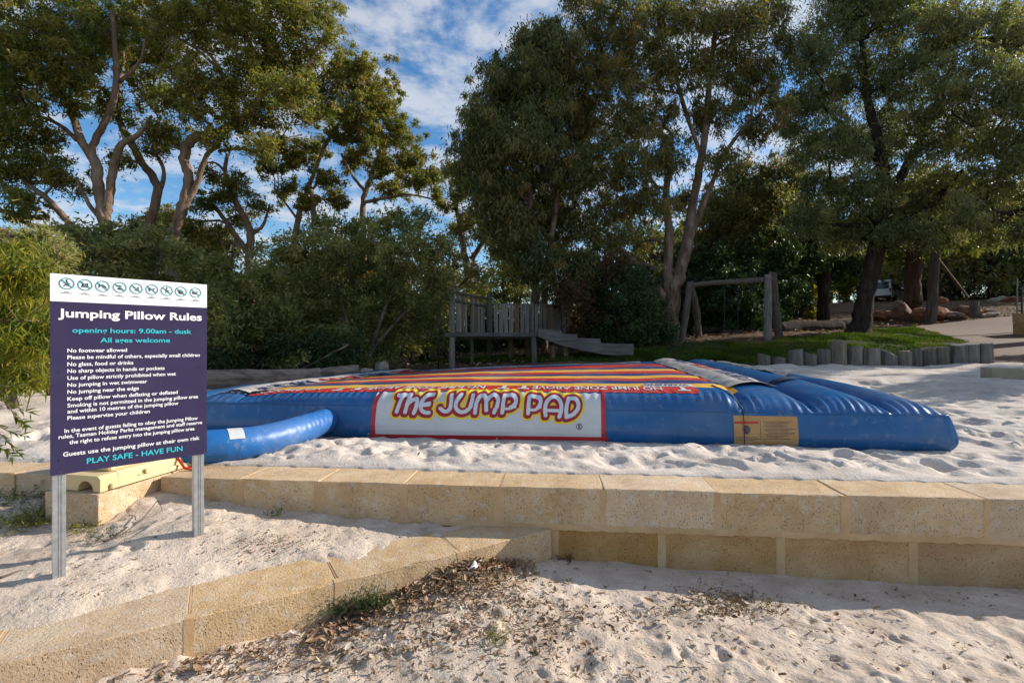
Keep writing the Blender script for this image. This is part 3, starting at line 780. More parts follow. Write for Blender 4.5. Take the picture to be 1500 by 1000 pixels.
T = [('Jumping Pillow Rules', 85, 464, 295.5, 12.6, 'txt_white', .026),
     ('opening hours: 9.00am - dusk', 105.8, 486.9, 280.3, 7.4, 'txt_cyan', .018), ('All ages welcome', 146.7, 501.4, 248.8, 7.2, 'txt_cyan', .018),
     ('No footwear allowed', 98.6, 516, 186, 5.8, 'txt_white', .016), ('Please be mindful of others, especially small children', 98.6, 525.8, 292.5, 5.8, 'txt_white', .016),
     ('No glass, food or drinks', 98.6, 536, 195.2, 5.8, 'txt_white', .016), ('No sharp objects in hands or pockets', 98.6, 546, 241, 5.8, 'txt_white', .016),
     ('Use of pillow strictly prohibited when wet', 98.6, 556.2, 257.5, 5.8, 'txt_white', .016), ('No jumping in wet swimwear', 98.6, 566.4, 215.6, 5.8, 'txt_white', .016),
     ('No jumping near the edge', 98.6, 576.6, 203.4, 5.8, 'txt_white', .016), ('Keep off pillow when deflating or deflated', 98.6, 586.8, 260.2, 5.8, 'txt_white', .016),
     ('Smoking is not permitted in the jumping pillow area', 98.6, 596.4, 290.1, 5.8, 'txt_white', .016), ('and within 10 metres of the jumping pillow', 98.6, 605.2, 261.2, 5.8, 'txt_white', .016),
     ('Please supervise your children', 98.6, 614.8, 219.4, 5.8, 'txt_white', .016),
     ('In the event of guests failing to obey the Jumping Pillow', 94.4, 633.6, 289.6, 5.8, 'txt_white', .016),
     ('rules, Tasman Holiday Parks management and staff reserve', 85.8, 642.6, 296, 5.8, 'txt_white', .016),
     ('the right to refuse entry into the jumping pillow area', 101.4, 650.2, 284.8, 5.8, 'txt_white', .016),
     ('Guests use the jumping pillow at their own risk', 92.2, 668.4, 292.2, 6.4, 'txt_white', .016),
     ('PLAY SAFE - HAVE FUN', 127, 678.8, 267.2, 8.2, 'txt_cyan', .018)]
for body, u0, v0, u1, cp, mt, bd in T:
    sign_text(body, u0, v0, u1, cp, M[mt], panel, bd)
# prohibition circles
cx = [227, 388, 541, 693, 837, 975, 1106, 1230, 1358]; cy = [152, 164, 176, 186, 196, 205, 215, 223, 232]; cr = [52, 51, 50, 48, 47, 46, 45, 45, 44]
figs = [ # strokes in a unit disc: running figure, wrestlers, somersault, shoes, food, dog, glass, wheels, cigarette
 [[(0, .45), (.05, .1), (-.1, -.15)], [(.05, .1), (.35, .0)], [(-.35, .2), (.05, .15)], [(-.1, -.15), (-.35, -.4)], [(-.1, -.15), (.2, -.35)]],
 [[(-.35, .3), (-.3, 0), (-.45, -.4)], [(-.3, 0), (-.1, -.4)], [(.35, .3), (.3, 0), (.45, -.4)], [(.3, 0), (.1, -.4)], [(-.3, .15), (.3, .15)]],
 [[(-.4, .1), (0, .25), (.35, .0)], [(.35, 0), (.5, -.25)], [(-.4, .1), (-.5, -.25)], [(0, .2), (.1, -.2)]],
 [[(-.45, .25), (-.1, .35), (.3, .15)], [(-.3, -.25), (.1, -.1), (.45, -.3)], [(-.2, -.35), (.4, -.38)]],
 [[(-.4, .2), (.0, .0), (.4, -.15)], [(-.2, -.3), (.3, -.35)], [(.2, .3), (.4, .1)]],
 [[(-.45, .0), (.25, .1), (.45, .25)], [(-.35, 0), (-.4, -.35)], [(.2, .05), (.25, -.35)], [(-.45, 0), (-.5, .2)]],
 [[(0, .45), (0, 0), (-.2, -.4)], [(-.3, .15), (.3, .0)], [(0, 0), (.25, -.35)]],
 [[(-.4, 0), (.4, .05)], [(-.4, -.2), (.4, -.2)], [(-.25, .25), (.2, .3)], [(-.3, -.38), (.3, -.38)]],
 [[(-.5, -.1), (.3, -.1)], [(.1, .1), (.4, .25)], [(-.45, -.22), (.3, -.22)]]]
def s_poly(mb, P2, cxy, off):
    mb.add([s_pt(cxy[0] + p[0], cxy[1] + p[1], off) for p in P2], [tuple(range(len(P2)))])
def s_stroke(mb, pts, cxy, R, w, off):
    for p, q in zip(pts[:-1], pts[1:]):
        p = np.array(p) * R; q = np.array(q) * R; d = q - p; d /= np.linalg.norm(d); n = np.array([-d[1], d[0]]) * w; e = d * w * .6
        s_poly(mb, [p - e - n, q + e - n, q + e + n, p - e + n], cxy, off)
for x, y, r_, fg in zip(cx, cy, cr, figs):
    u, v = x / 6 + 60, y / 6 + 390
    a, z, Y = s_inv(u, v); R = r_ / 6 / FPX * Y
    mb = MB(); N_ = 28
    t = np.linspace(0, 2 * np.pi, N_, endpoint=False)
    V = [s_pt(a + math.cos(q) * R * k, z + math.sin(q) * R * k, .0022) for k in (1, .84) for q in t]
    mb.add(V, [(i, (i + 1) % N_, (i + 1) % N_ + N_, i + N_) for i in range(N_)])
    s_stroke(mb, [(-.64, .56), (.64, -.56)], (a, z), R, R * .085, .0035)
    ring = mb.build('prohibition_circle', M['teal'], header)
    mb = MB()
    for st in fg: s_stroke(mb, st, (a, z), R, R * .085, .0018)
    hx, hy = fg[0][0]
    s_poly(mb, [(hx * R + math.cos(q) * R * .13, hy * R + R * .14 + math.sin(q) * R * .13) for q in t[::4]], (a, z), .0026)
    mb.build('pictogram', M['txt_dark'], header)
    mb = MB()
    for k, wd in ((1.42, .35), (1.62, .75)):
        nseg = 7
        for i in range(nseg):
            x0 = (-wd + 2 * wd * i / nseg) * R; x1 = x0 + 2 * wd * R / nseg * .75
            s_poly(mb, [(x0, -k * R - .0022), (x1, -k * R - .0022), (x1, -k * R + .0022), (x0, -k * R + .0022)], (a, z), .0022)
    mb.build('caption', M['txt_dark'], header)
# ---------------------------------------------------------------- the jumping pillow
E1 = np.array([1, -.126]) / math.hypot(1, .126); E2 = np.array([.126, 1]) / math.hypot(1, .126)
PO = np.array([0.0, 6.566]); S0, S1, TT = -5.3, 5.24, 8.2
pad = thing('jumping_pillow', 'huge blue inflatable jumping pillow with striped top and a large lettered banner on its side', 'jumping pillow', (0, 0, 0))
ZC = 0.425                                # height of the crease round the sides
_sx = [-5.3, -4, -1, 3, 5.24]
SEAMS = [2.92, 3.77, 4.62, 5.24]
STR = [0.50, 0.98, 1.46, 1.90, 2.42, 3.02, 3.62, 4.22, 5.10, 6.20, 6.95]
def pad_z(s, t):
    s = np.asarray(s, float); t = np.asarray(t, float)
    k = np.clip(t / 8, 0, 1)
    hin = np.interp(s, _sx, [.50, .57, .66, .67, .60]) * (1 - k) + np.interp(s, _sx, [.36, .40, .57, .75, .76]) * k
    right = np.clip((s - 2.75) / .5, 0, 1); left = np.clip((-3.4 - s) / .6, 0, 1)
    L = 0.11 + 0.50 * right + 0.2 * left
    q = np.clip(t + .07, 0, None)
    rise = 1 - np.exp(-(q / L) ** 0.9)
    qb = np.clip(TT - t, 0, None); rise = rise * (1 - np.exp(-(qb / .18) ** .8))
    qr = np.clip(S1 + .05 - s, 0, None); rise = rise * (1 - np.exp(-(qr / .26) ** .8))
    ql = np.clip(s - S0 + .05, 0, None); rise = rise * (1 - np.exp(-(ql / .2) ** .7))
    z = ZC + (hin - ZC) * rise
    # lobes of the tubes on the right, running back
    for a, b in zip(SEAMS[:-1], SEAMS[1:]):
        m = (s >= a) & (s <= b)
        sh = np.abs(np.sin(np.pi * (s - a) / (b - a)))
        z = np.where(m, z + (-.03 - .13 * rise + (.12 + .13 * rise) * sh ** .5) * (1 - np.exp(-q / .10)) * (1 - np.exp(-qb / .2)), z)
    for a, b in ((-5.3, -4.62), (-4.62, -3.95)):
        m = (s >= a) & (s < b); sh = np.abs(np.sin(np.pi * (s - a) / (b - a)))
        z = np.where(m, z + (-.07 + .13 * sh ** .5) * np.clip(rise, 0, 1), z)
    # cross ribs of the main field
    inner = (1 - right) * (1 - left)
    z = z + inner * .022 * np.abs(np.sin(np.pi * (t - .5) / .5)) ** .6 * np.clip((t - .35) / .3, 0, 1)
    # radial wrinkles close to seams and corners
    wr = 0
    for a, wdt, am in ((2.92, .5, .010), (3.77, .45, .010), (4.66, .45, .011), (-2.75, .9, .010), (5.3, .35, .010), (1.9, .35, .004)):
        wr = wr + am * np.exp(-((s - a) / wdt) ** 2) * np.sin((s - a) * 62 + vnoise(s * 3, t * 2, 4) * 3)
    wr = wr + .004 * np.sin(s * 48 + vnoise(s * 2, 0 * s, 7) * 5)
    z = z + wr * np.exp(-((q - .16) / .16) ** 2) * 1.3
    z = z + fbm(s * 1.7, t * 1.7, 3, 61) * .020 * np.clip(q / .5, 0, 1)
    return z
_ow = np.array([0, .06, .14, .24, .36, .5, .64, .78, .90, 1.0]); _oo = np.array([.0, .055, .09, .115, .125, .122, .108, .09, .073, .066])
def skirt(s, w):
    """w 0 foot .. 1 crease -> outward, z"""
    o = np.interp(w, _ow, _oo)
    wr = .004 * np.sin(s * 37 + 2) * np.clip((w - .5) * 2, 0, 1)
    wr = wr + sum(am * np.exp(-((s - a) / .3) ** 2) * np.sin((s - a) * 55) * np.clip((w - .55) * 2.2, 0, 1) for a, am in ((2.92, .006), (-2.75, .012), (4.66, .004), (3.77, .004)))
    pinch = -.035 * np.exp(-((s - 2.92) / .025) ** 2) - .045 * np.exp(-((s + 2.72) / .03) ** 2)
    return o + wr + pinch * np.clip(w * 3, 0, 1) + fbm(s * .8, w * 2, 3, 77) * .018, -.06 + (ZC + .06) * w
def pad_xyz(s, t, z):
    return np.stack([PO[0] + s * E1[0] + t * E2[0], PO[1] + s * E1[1] + t * E2[1], z], -1)
def pad_front(s, q, off=0.0):
    """q -1..0 skirt, >0 metres over the top"""
    s, q = np.broadcast_arrays(np.asarray(s, float), np.asarray(q, float))
    def base(s, q):
        o, z = skirt(s, np.clip(q + 1, 0, 1))
        t = np.where(q < 0, -o, -o + np.clip(q, 0, None))
        return np.stack([t, np.where(q < 0, z, pad_z(s, t))], -1)
    A = base(s, q)
    if off:
        B = base(s, q + .012); D = base(s, q - .012); d = B - D; d /= np.maximum(np.linalg.norm(d, axis=-1, keepdims=True), 1e-9)
        A = A + np.stack([-d[..., 1], d[..., 0]], -1) * off
    return pad_xyz(s, A[..., 0], A[..., 1])

sv = np.concatenate([np.arange(S0, 2.6, .032), np.arange(2.6, S1, .02), [S1]])
tv = np.concatenate([np.arange(-.066, .6, .022), np.arange(.6, TT, .06), STR, [TT]]); tv = np.unique(np.round(tv, 4))
tv = tv[np.concatenate([[True], np.diff(tv) > .006])]
SS, TG = np.meshgrid(sv, tv)
o_edge = skirt(sv, np.ones_like(sv))[0]
Tm = TG.copy(); kfr = np.clip((.5 - TG) / .566, 0, 1); Tm = Tm - kfr * (o_edge[None, :] - .066)
top = pad_xyz(SS, Tm, pad_z(SS, Tm))
nT, nS = SS.shape
V = [top.reshape(-1, 3)]; F = [grid_faces(nT, nS)[:, ::-1]]
tc_ = (tv[:-1] + tv[1:]) / 2; sc_ = (sv[:-1] + sv[1:]) / 2
band = np.searchsorted(STR, tc_)           # 0 front .. 
cols = {0: 0, 1: 2, 2: 3, 3: 1, 4: 2, 5: 3, 6: 1, 7: 2, 8: 3, 9: 1, 10: 0, 11: 0}   # 0 blue 1 red 2 yellow 3 navy
MI = np.zeros((nT - 1, nS - 1), int)
for i, b in enumerate(band):
    MI[i] = np.where((sc_ > -3.95) & (sc_ < 3.05), cols[int(b)], 0)
midx = [MI.reshape(-1)]
n0 = nT * nS
# sides: loop round the perimeter
per = []; nrm = []
ii = np.arange(nS)
loop_idx = np.concatenate([np.arange(nS), np.arange(1, nT) * nS + nS - 1, (nT - 1) * nS + np.arange(nS - 2, -1, -1), np.arange(nT - 2, 0, -1) * nS])
LV = top.reshape(-1, 3)[loop_idx]
Ls = SS.ravel()[loop_idx]; Lt = TG.ravel()[loop_idx]
side = np.concatenate([np.zeros(nS), np.ones(nT - 1), np.full(nS - 1, 2), np.full(nT - 2, 3)]).astype(int)
NV = {0: -E2, 1: E1, 2: E2, 3: -E1}
rows = 15; ws = np.linspace(1, 0, rows)
gzv = np.maximum(0, ground_z(LV[:, 0], LV[:, 1]) - .05)
prev = loop_idx; cur = n0; nl = len(loop_idx); Fs = []
for w in ws[1:]:
    o, z = skirt(Ls, np.full(nl, w))
    P = np.empty((nl, 3))
    for sd in range(4):
        m = side == sd
        s_, t_ = Ls[m].copy(), Lt[m].copy()
        om = o[m]
        if sd == 0: P[m] = pad_xyz(s_ + (om - .066) * (s_ > S1 - 1e-6), -om, z[m])
        if sd == 1: P[m] = pad_xyz(S1 - .066 + np.interp(w, _ow, _oo) + 0 * t_, t_, z[m])
        if sd == 2: P[m] = pad_xyz(s_, TT + om - .066, z[m])
        if sd == 3: P[m] = pad_xyz(S0 + .066 - np.interp(w, _ow, _oo) + 0 * t_, t_, z[m])
    top_z = LV[:, 2]
    P[:, 2] = np.where(side == 0, P[:, 2], -.06 + (top_z + .06) * w)
    V.append(P); idx = np.arange(cur, cur + nl); cur += nl
    Fs.append(np.stack([prev, np.roll(prev, -1), np.roll(idx, -1), idx], 1)); prev = idx
Fs = np.vstack(Fs)[:, ::-1]
F.append(Fs); midx.append(np.zeros(len(Fs), int))
me = raw_mesh('pillow_body', np.vstack(V), np.vstack(F), [M['blue'], M['red_v'], M['yellow_v'], M['navy_v']], True, midx=np.concatenate(midx))
link('pillow_body', me, pad)

# crease line and the dark vertical seam
def front_strip(name, s0, s1, q0, q1, off, mat, ns, nq, par=pad, smooth=True):
    s = np.linspace(s0, s1, ns); q = np.linspace(q0, q1, nq); Sg, Qg = np.meshgrid(s, q)
    G_ = pad_front(Sg, Qg, off)
    o = link(name, raw_mesh(name, G_.reshape(-1, 3), grid_faces(nq, ns)[:, ::-1], mat, smooth), par)
    return o
mb = MB(); ss = np.linspace(S0 + .1, S1 - .02, 420); P = pad_front(ss, np.full_like(ss, -.012), .002)
mb.tube(P, .0055, 5); mb.build('side_seam', M['blue'], pad, True)
mb = MB(); qq = np.linspace(-.98, .7, 50); P = pad_front(np.full_like(qq, 2.92) - np.clip(qq, 0, 1) * .28, qq, .004); mb.tube(P, .009, 5); mb.build('vertical_seam', M['seam'], pad, True)

# ---- things printed on the front: laid out by where they stand on the curved side
def s_of_u(u, Y0=6.45):
    r = (np.asarray(u, float) - 750) / FPX; Y = Y0 / (1 + .126 * r); X = r * Y
    return (X - (Y - Y0) * .126) / math.hypot(1, .126)
QT = np.concatenate([np.linspace(-1, 0, 40), np.linspace(.01, .30, 24)])
def uv_map(U, Vv):
    """photo pixel grid -> (s, q) on the front, by the height at which the side is met"""
    ucols = np.linspace(530, 1240, 60); s = s_of_u(ucols)
    tab = []
    for si in s:
        P = pad_front(np.full_like(QT, si), QT); vv = 500 + (CAMZ - P[:, 2]) * FPX / P[:, 1]
        vv = np.minimum.accumulate(vv)
        tab.append(vv)
    tab = np.array(tab)
    S_ = s_of_u(U); Q = np.empty_like(S_)
    fu = np.clip((np.asarray(U) - 530) / 710 * 59, 0, 58.999); iu = fu.astype(int); fr = fu - iu
    flat = Q.ravel(); 
    for k, (i, f, v_) in enumerate(zip(iu.ravel(), fr.ravel(), np.asarray(Vv).ravel())):
        t = tab[i] * (1 - f) + tab[i + 1] * f
        flat[k] = np.interp(-v_, -t + np.arange(len(t)) * 1e-7, QT)
    return S_, flat.reshape(S_.shape)
def sdf_mesh(name, field, us, vs, level, off, mat, par):
    """flat print: the region field < level as a skin on the pillow's side (marching squares)"""
    Ug, Vg = np.meshgrid(us, vs); D = field(Ug, Vg) - level
    nv, nu = D.shape; P2 = []; F = []; cache = {}
    def gv(i, j):
        k = (i, j)
        if k not in cache: cache[k] = len(P2); P2.append((us[j], vs[i]))
        return cache[k]
    def ev(i, j, i2, j2):
        k = (i, j, i2, j2) if (i, j) < (i2, j2) else (i2, j2, i, j)
        if k not in cache:
            a, b = D[i, j], D[i2, j2]; t = a / (a - b)
            cache[k] = len(P2); P2.append((us[j] + (us[j2] - us[j]) * t, vs[i] + (vs[i2] - vs[i]) * t))
        return cache[k]
    ins = D < 0
    act = ins[:-1, :-1] | ins[1:, :-1] | ins[:-1, 1:] | ins[1:, 1:]
    for i, j in zip(*np.nonzero(act)):
        c = [(i, j), (i + 1, j), (i + 1, j + 1), (i, j + 1)]
        f = []
        for a, b in zip(c, c[1:] + c[:1]):
            if ins[a]: f.append(gv(*a))
            if ins[a] != ins[b]: f.append(ev(*a, *b))
        if len(f) >= 3: F.append(f)
    P2 = np.array(P2); S_, Q = uv_map(P2[:, 0], P2[:, 1])
    return link(name, raw_mesh(name, pad_front(S_, Q, off), F, mat, True), par)
def seg_field(strokes, drop=0.0):
    def f(U, Vv):
        d = np.full(U.shape, 1e9)
        for st in strokes:
            for (x0, y0), (x1, y1) in zip(st[:-1], st[1:]):
                ex, ey = x1 - x0, y1 - y0; t = np.clip(((U - x0) * ex + (Vv - y0) * ey) / (ex * ex + ey * ey + 1e-9), 0, 1)
                px, py = U - x0 - t * ex, Vv - y0 - t * ey
                d = np.minimum(d, (np.abs(px) ** 2.6 + np.abs(py) ** 2.6) ** (1 / 2.6))
        return d
    return f
def smooth_st(p, n=3):
    p = np.array(p, float)
    for _ in range(n if len(p) > 2 else 0):
        q = [p[0]]
        for a, b in zip(p[:-1], p[1:]): q += [a * .75 + b * .25, a * .25 + b * .75]
        q.append(p[-1]); p = np.array(q)
    return p.tolist()
LT = [[(581.4, 579.4), (596.4, 579.8)], [(588, 580), (581.8, 603)],
      [(598.8, 580), (594.2, 603.6)], [(597.2, 592), (601, 587.5), (607, 584.6), (611.2, 588), (610, 596), (607, 605)],
      [(632.4, 578.8), (622.8, 579.5), (616.4, 589), (617, 600), (623, 604.4), (629, 604.6)], [(617.6, 592.6), (628.8, 591.4)],
      [(660, 578.8), (661.2, 591.6), (659, 601), (651.6, 603.6), (645.6, 597.6)],
      [(674.4, 579), (668, 589), (668, 599), (678, 605), (688.6, 599), (691.6, 588), (691.8, 579)],
      [(697, 604.4), (697.6, 590), (704.4, 577.8), (712.5, 583), (713.3, 600.6)], [(713.4, 586.5), (719.3, 578.8), (727.7, 579), (731, 587.5), (727.3, 597), (724.7, 604.2)],
      [(738.7, 580), (736.7, 604.4)], [(738.7, 580.2), (752, 578.5), (758.3, 588), (750.7, 597.2), (738.7, 597.6)],
      [(776, 582.4), (774.7, 605.6)], [(776, 582.4), (790, 580.5), (794.5, 589.5), (786.7, 599.5), (777.3, 599.2)],
      [(800.7, 608.4), (799, 597.7), (803.3, 584.5), (815.7, 581.2), (823.8, 589.3), (823.9, 601), (820.9, 610.4)], [(802.4, 600.2), (820.6, 601.2)],
      [(834.7, 584.4), (830.7, 597), (831.3, 610.6)], [(831.5, 610.8), (842.3, 607.4), (850.5, 595), (846.3, 583.8), (834.9, 584.4)]]
LT = [smooth_st(x) for x in LT]
banner = front_strip('banner', float(s_of_u(547)), float(s_of_u(888)), -.95, .155, .008, M['white_v'], 160, 90)
us = np.arange(543, 893, .95); vs = np.arange(568, 648.5, .95)
def border(U, Vv):
    l = 548.5 + np.clip((596 - Vv) / 24, 0, 1) ** 2 * 5; w_ = 3.1
    d = np.minimum(np.abs(U - l) - w_, np.abs(U - 885.5) - w_)
    return np.minimum(d, np.where(Vv > 641 + (U - 545) * .004 - 1, -1.0, 1.0) * np.minimum(2, np.abs(Vv - (640.2 + (U - 545) * .010))))
def border2(U, Vv):
    l = 548.5 + np.clip((596 - Vv) / 24, 0, 1) ** 2 * 5
    d = np.minimum(np.abs(U - l), np.abs(U - 885.5)) - 3.1
    d2 = np.abs(Vv - (637.6 + (U - 545) * .0135)) - 2.7
    return np.minimum(d, d2)
sdf_mesh('banner_border', border2, us, np.arange(572, 645.5, .95), 0.0, .0105, M['border_red'], banner)
f0 = seg_field(LT)
def f_red(U, Vv): return np.minimum(f0(U, Vv), f0(U + .8, Vv - 1.6) )
us2 = np.arange(568, 868, .9); vs2 = np.arange(570.5, 624, .9)
sdf_mesh('lettering_outline', f_red, us2, vs2, 9.0, .0105, M['print_yellow'], banner)
sdf_mesh('lettering_shadow', f_red, us2, vs2, 6.1, .0125, M['print_red'], banner)
sdf_mesh('lettering', f0, us2, vs2, 2.75, .0150, M['print_silver'], banner)
R_ = seg_field([smooth_st([(849.3, 627), (849.3, 622), (851.5, 622.3), (851, 624.5), (849.3, 624.6)], 0), [(850, 624.6), (851.6, 627)]])
sdf_mesh('registered_mark', lambda U, Vv: np.minimum(np.abs(np.hypot(U - 850.2, Vv - 624.4) - 4.0) - .5, R_(U, Vv) - .55), np.arange(845, 856, .3), np.arange(619, 630, .3), 0, .0105, M['print_dark'], banner)

# tan instruction label on the side
lab = front_strip('instruction_label', float(s_of_u(1077)), float(s_of_u(1171)), -.93, -.10, .006, M['care_tan'], 40, 30)
us3 = np.arange(1076, 1173, .6)
sdf_mesh('label_band', lambda U, Vv: np.maximum(np.abs(U - 1095.5) - 17.5, np.abs(Vv - 618.6) - 1.6), np.arange(1076, 1116, .6), np.arange(615, 622, .6), 0, .0085, M['border_red'], lab)
sdf_mesh('label_seal', lambda U, Vv: np.hypot((U - 1095.5), (Vv - 629) * .8) - 5.2, np.arange(1088, 1103, .5), np.arange(620, 638, .5), 0, .0085, M['print_dark'], lab)
_r = np.random.default_rng(5); rowsL = [(617.5 + 2.05 * i, _r.uniform(1122, 1126) if i % 3 else 1119.5, _r.uniform(1148, 1168)) for i in range(13)] + [(640 + 2.2 * i, 1079, _r.uniform(1108, 1114)) for i in range(3)]
def tl(U, Vv):
    d = np.full(U.shape, 9.0)
    for y, a, b in rowsL: 
        m = np.maximum(np.abs(Vv - y) - .42, np.maximum(a - U, U - b))
        d = np.minimum(d, m)
    d = np.minimum(d, np.maximum(np.abs(U - 1116) - .4, np.abs(Vv - 630) - 15))
    return np.where(np.sin(U * 2.3) * np.sin(U * .9 + Vv) > .72, 1.0, d)
sdf_mesh('label_print', tl, us3, np.arange(615, 649, .45), 0, .0085, M['print_dark'], lab)

# text band along the near edge of the top, upside down for the reader in front
def top_text(name, body, s_start, t0, cap, length, mat, par, off, flip=True, along='s', bold=.02):
    V, F = text_mesh(body, bold); x0, x1 = V[:, 0].min(), V[:, 0].max()
    X = (V[:, 0] - x0) / (x1 - x0) * length; Y = V[:, 1] / CAPH * cap
    if along == 's': s = s_start - X if flip else s_start + X; t = t0 - Y if flip else t0 + Y
    else: s = s_start - Y if flip else s_start + Y; t = t0 + X if flip else t0 - X
    P = pad_xyz(s, t, pad_z(s, t) + off)
    return link(name, raw_mesh(name, P, F, mat), par)
def top_patch(name, s0, s1, t0, t1, off, mat, ns, nt, par=pad, skew=0.0, jag=0.0):
    s, t = np.meshgrid(np.linspace(s0, s1, ns), np.linspace(t0, t1, nt))
    s = s + skew * (t - t0)
    z = pad_z(s, t) + off
    G_ = pad_xyz(s, t, z)
    return link(name, raw_mesh(name, G_.reshape(-1, 3), grid_faces(nt, ns)[:, ::-1], mat, True), par)
bands = top_patch('warning_band', -3.9, 2.45, .12, .46, .006, M['red_v'], 200, 12)
x_ = 2.25
while x_ > -3.9:
    top_text('lettering', 'NO JUMP ZONE ABOVE', x_ - .25, .40, .20, 1.75, M['white_v'], bands, .013)
    # small arrow and figure box between the words
    for kx in (x_ + .02, x_ - 2.12):
        if kx > 2.4 or kx < -3.85: continue
        mb = MB(); 
        for (a, b, c, d) in ((-.03, .03, .22, .40), (-.08, .08, .19, .235)):
            s, t = np.meshgrid(np.linspace(kx + a, kx + b, 3), np.linspace(c, d, 4)); mb.grid(pad_xyz(s, t, pad_z(s, t) + .013))
        mb.build('arrow', M['white_v'], bands)
    x_ -= 2.42
tw = top_patch('white_patch', 1.78, 2.45, .5, .64, .008, M['white_v'], 14, 5)
top_text('lettering', 'WARNING', 2.40, .62, .10, .6, M['navy_v'], tw, .014)
# white strip by the far edge, and the dusty strips that run back at both ends
fs = top_patch('warning_strip', -3.2, 2.6, 7.0, 7.42, .012, M['strip_grey'], 90, 8)
for k in range(4): top_text('lettering', 'NO JUMP ZONE ABOVE', 2.3 - k * 1.45, 7.34, .26, 1.3, M['navy_v'], fs, .02)
def side_strip(s0, s1, t0, t1, off, lab_):
    o = top_patch('warning_strip', s0, s1, t0, t1, off, M['strip_grey'], 14, 80)
    k = 0; t = t0 + .25
    while t + 1.7 < t1:
        V, F = text_mesh('NO JUMP ZONE ABOVE', .02); x0, x1 = V[:, 0].min(), V[:, 0].max()
        X = (V[:, 0] - x0) / (x1 - x0) * 1.6; Y = V[:, 1] / CAPH * .16
        s = (s0 + s1) / 2 + .12 - Y; tt = t + X
        link('lettering', raw_mesh('lettering', pad_xyz(s, tt, pad_z(s, tt) + off + .008), F, M['border_red' if k % 2 else 'navy_v']), o)
        t += 1.9; k += 1
    return o
def loose_strip(sa, sb, t0, t1, seed):
    """a mat that bridges the tube seams and curls at its near end"""
    ns, nt = 18, 90
    s, t = np.meshgrid(np.linspace(sa, sb, ns), np.linspace(t0, t1, nt))
    z = pad_z(s, t)
    zz = z.copy()
    for i in range(1, 6): zz = np.maximum(zz, np.roll(z, i, 1) - .012 * i); zz = np.maximum(zz, np.roll(z, -i, 1) - .012 * i)
    zz[:, :6] = np.maximum(zz[:, :6], z[:, :6]); z = np.maximum(z, z * .5 + zz * .5) + .018
    z = z + fbm(s * 3, t * 2, 3, seed) * .018 + .03 * np.exp(-((t - t0) / .12) ** 2)
    return s, t, z
def build_loose(sa, sb, t0, t1, seed):
    s, t, z = loose_strip(sa, sb, t0, t1, seed)
    G_ = pad_xyz(s, t, z); G2 = pad_xyz(s, t, z - .008)
    mb = MB(); mb.grid(G_[:, ::-1]); mb.grid(G2)
    n, m = s.shape
    e = np.stack([G_[0], G2[0]], 0); mb.grid(e); e = np.stack([G_[:, 0], G2[:, 0]], 0); mb.grid(e)
    o = mb.build('warning_mat', M['strip_grey'], pad, True)
    t_ = t0 + .3; k = 0
    from_s = s[0]; 
    while t_ + 1.6 < t1:
        V, F = text_mesh('NO JUMP ZONE ABOVE', .02); x0, x1 = V[:, 0].min(), V[:, 0].max()
        X = (V[:, 0] - x0) / (x1 - x0) * 1.55; Y = V[:, 1] / CAPH * (sb - sa) * .34
        sq = sa + (sb - sa) * .75 - Y; tq = t_ + X
        fi = (tq - t0) / (t1 - t0) * (n - 1); fj = (sq - sa) / (sb - sa) * (m - 1)
        i0 = np.clip(fi.astype(int), 0, n - 2); j0 = np.clip(fj.astype(int), 0, m - 2); fi = fi - i0; fj = fj - j0
        zq = (z[i0, j0] * (1 - fi) + z[i0 + 1, j0] * fi) * (1 - fj) + (z[i0, j0 + 1] * (1 - fi) + z[i0 + 1, j0 + 1] * fi) * fj
        link('lettering', raw_mesh('lettering', pad_xyz(sq, tq, zq + .006), F, M['border_red' if k % 2 else 'navy_v']), o)
        t_ += 1.85; k += 1
    return o
build_loose(2.98, 3.62, .72, 8.0, 3)
build_loose(4.28, 4.78, 3.0, 8.0, 5)
build_loose(-4.35, -3.75, .25, 7.9, 8)
# flap at the end of the mat
mb = MB(); s, t = np.meshgrid(np.linspace(3.6, 4.25, 12), np.linspace(1.45, 1.62, 4)); mb.grid(pad_xyz(s, t, pad_z(s, t) + .035)[:, ::-1]); mb.build('mat_edge', M['seam'], pad, True)

# the thick air tube that feeds the pillow on the left
tub = [(-4.25, 5.02, .16), (-3.9, 5.07, .165), (-3.5, 5.15, .17), (-3.2, 5.27, .175), (-2.97, 5.48, .165), (-2.78, 5.80, .17), (-2.66, 6.15, .19), (-2.58, 6.55, .21), (-2.56, 7.25, .22)]
P = np.array(tub)
def catmull(P, n):
    P = np.asarray(P, float); Q = np.vstack([2 * P[0] - P[1], P, 2 * P[-1] - P[-2]]); out = []
    for i in range(1, len(Q) - 2):
        for t in np.linspace(0, 1, n, endpoint=False):
            a, b, c, d = Q[i - 1:i + 3]
            out.append(.5 * ((2 * b) + (c - a) * t + (2 * a - 5 * b + 4 * c - d) * t * t + (-a + 3 * b - 3 * c + d) * t ** 3))
    out.append(P[-1]); return np.array(out)
C_ = catmull(P, 22); m_ = len(C_)
rr = .178 + .0 * np.arange(m_); rr[-44:] *= np.linspace(1, .86, 44); rr[:8] *= np.sqrt(np.linspace(.05, 1, 8))
n = 36; mb = MB(); mb.tube(C_, rr, n)
Vt = mb.V[0]
ax_ = np.repeat(C_, n, 0); rad = Vt - ax_; kk = np.repeat(np.arange(m_), n)
wrk = .004 * np.sin(kk * 1.3 + np.tile(np.arange(n), m_) * .35 + 2 * vnoise(kk * .3, np.tile(np.arange(n), m_) * .2, 6)) * np.clip((kk - m_ * .62) / (m_ * .2), 0, 1) + .006 * fbm(kk * .25, np.tile(np.arange(n), m_) * .4, 3, 2)
mb.V[0] = Vt + rad / .178 * wrk[:, None]
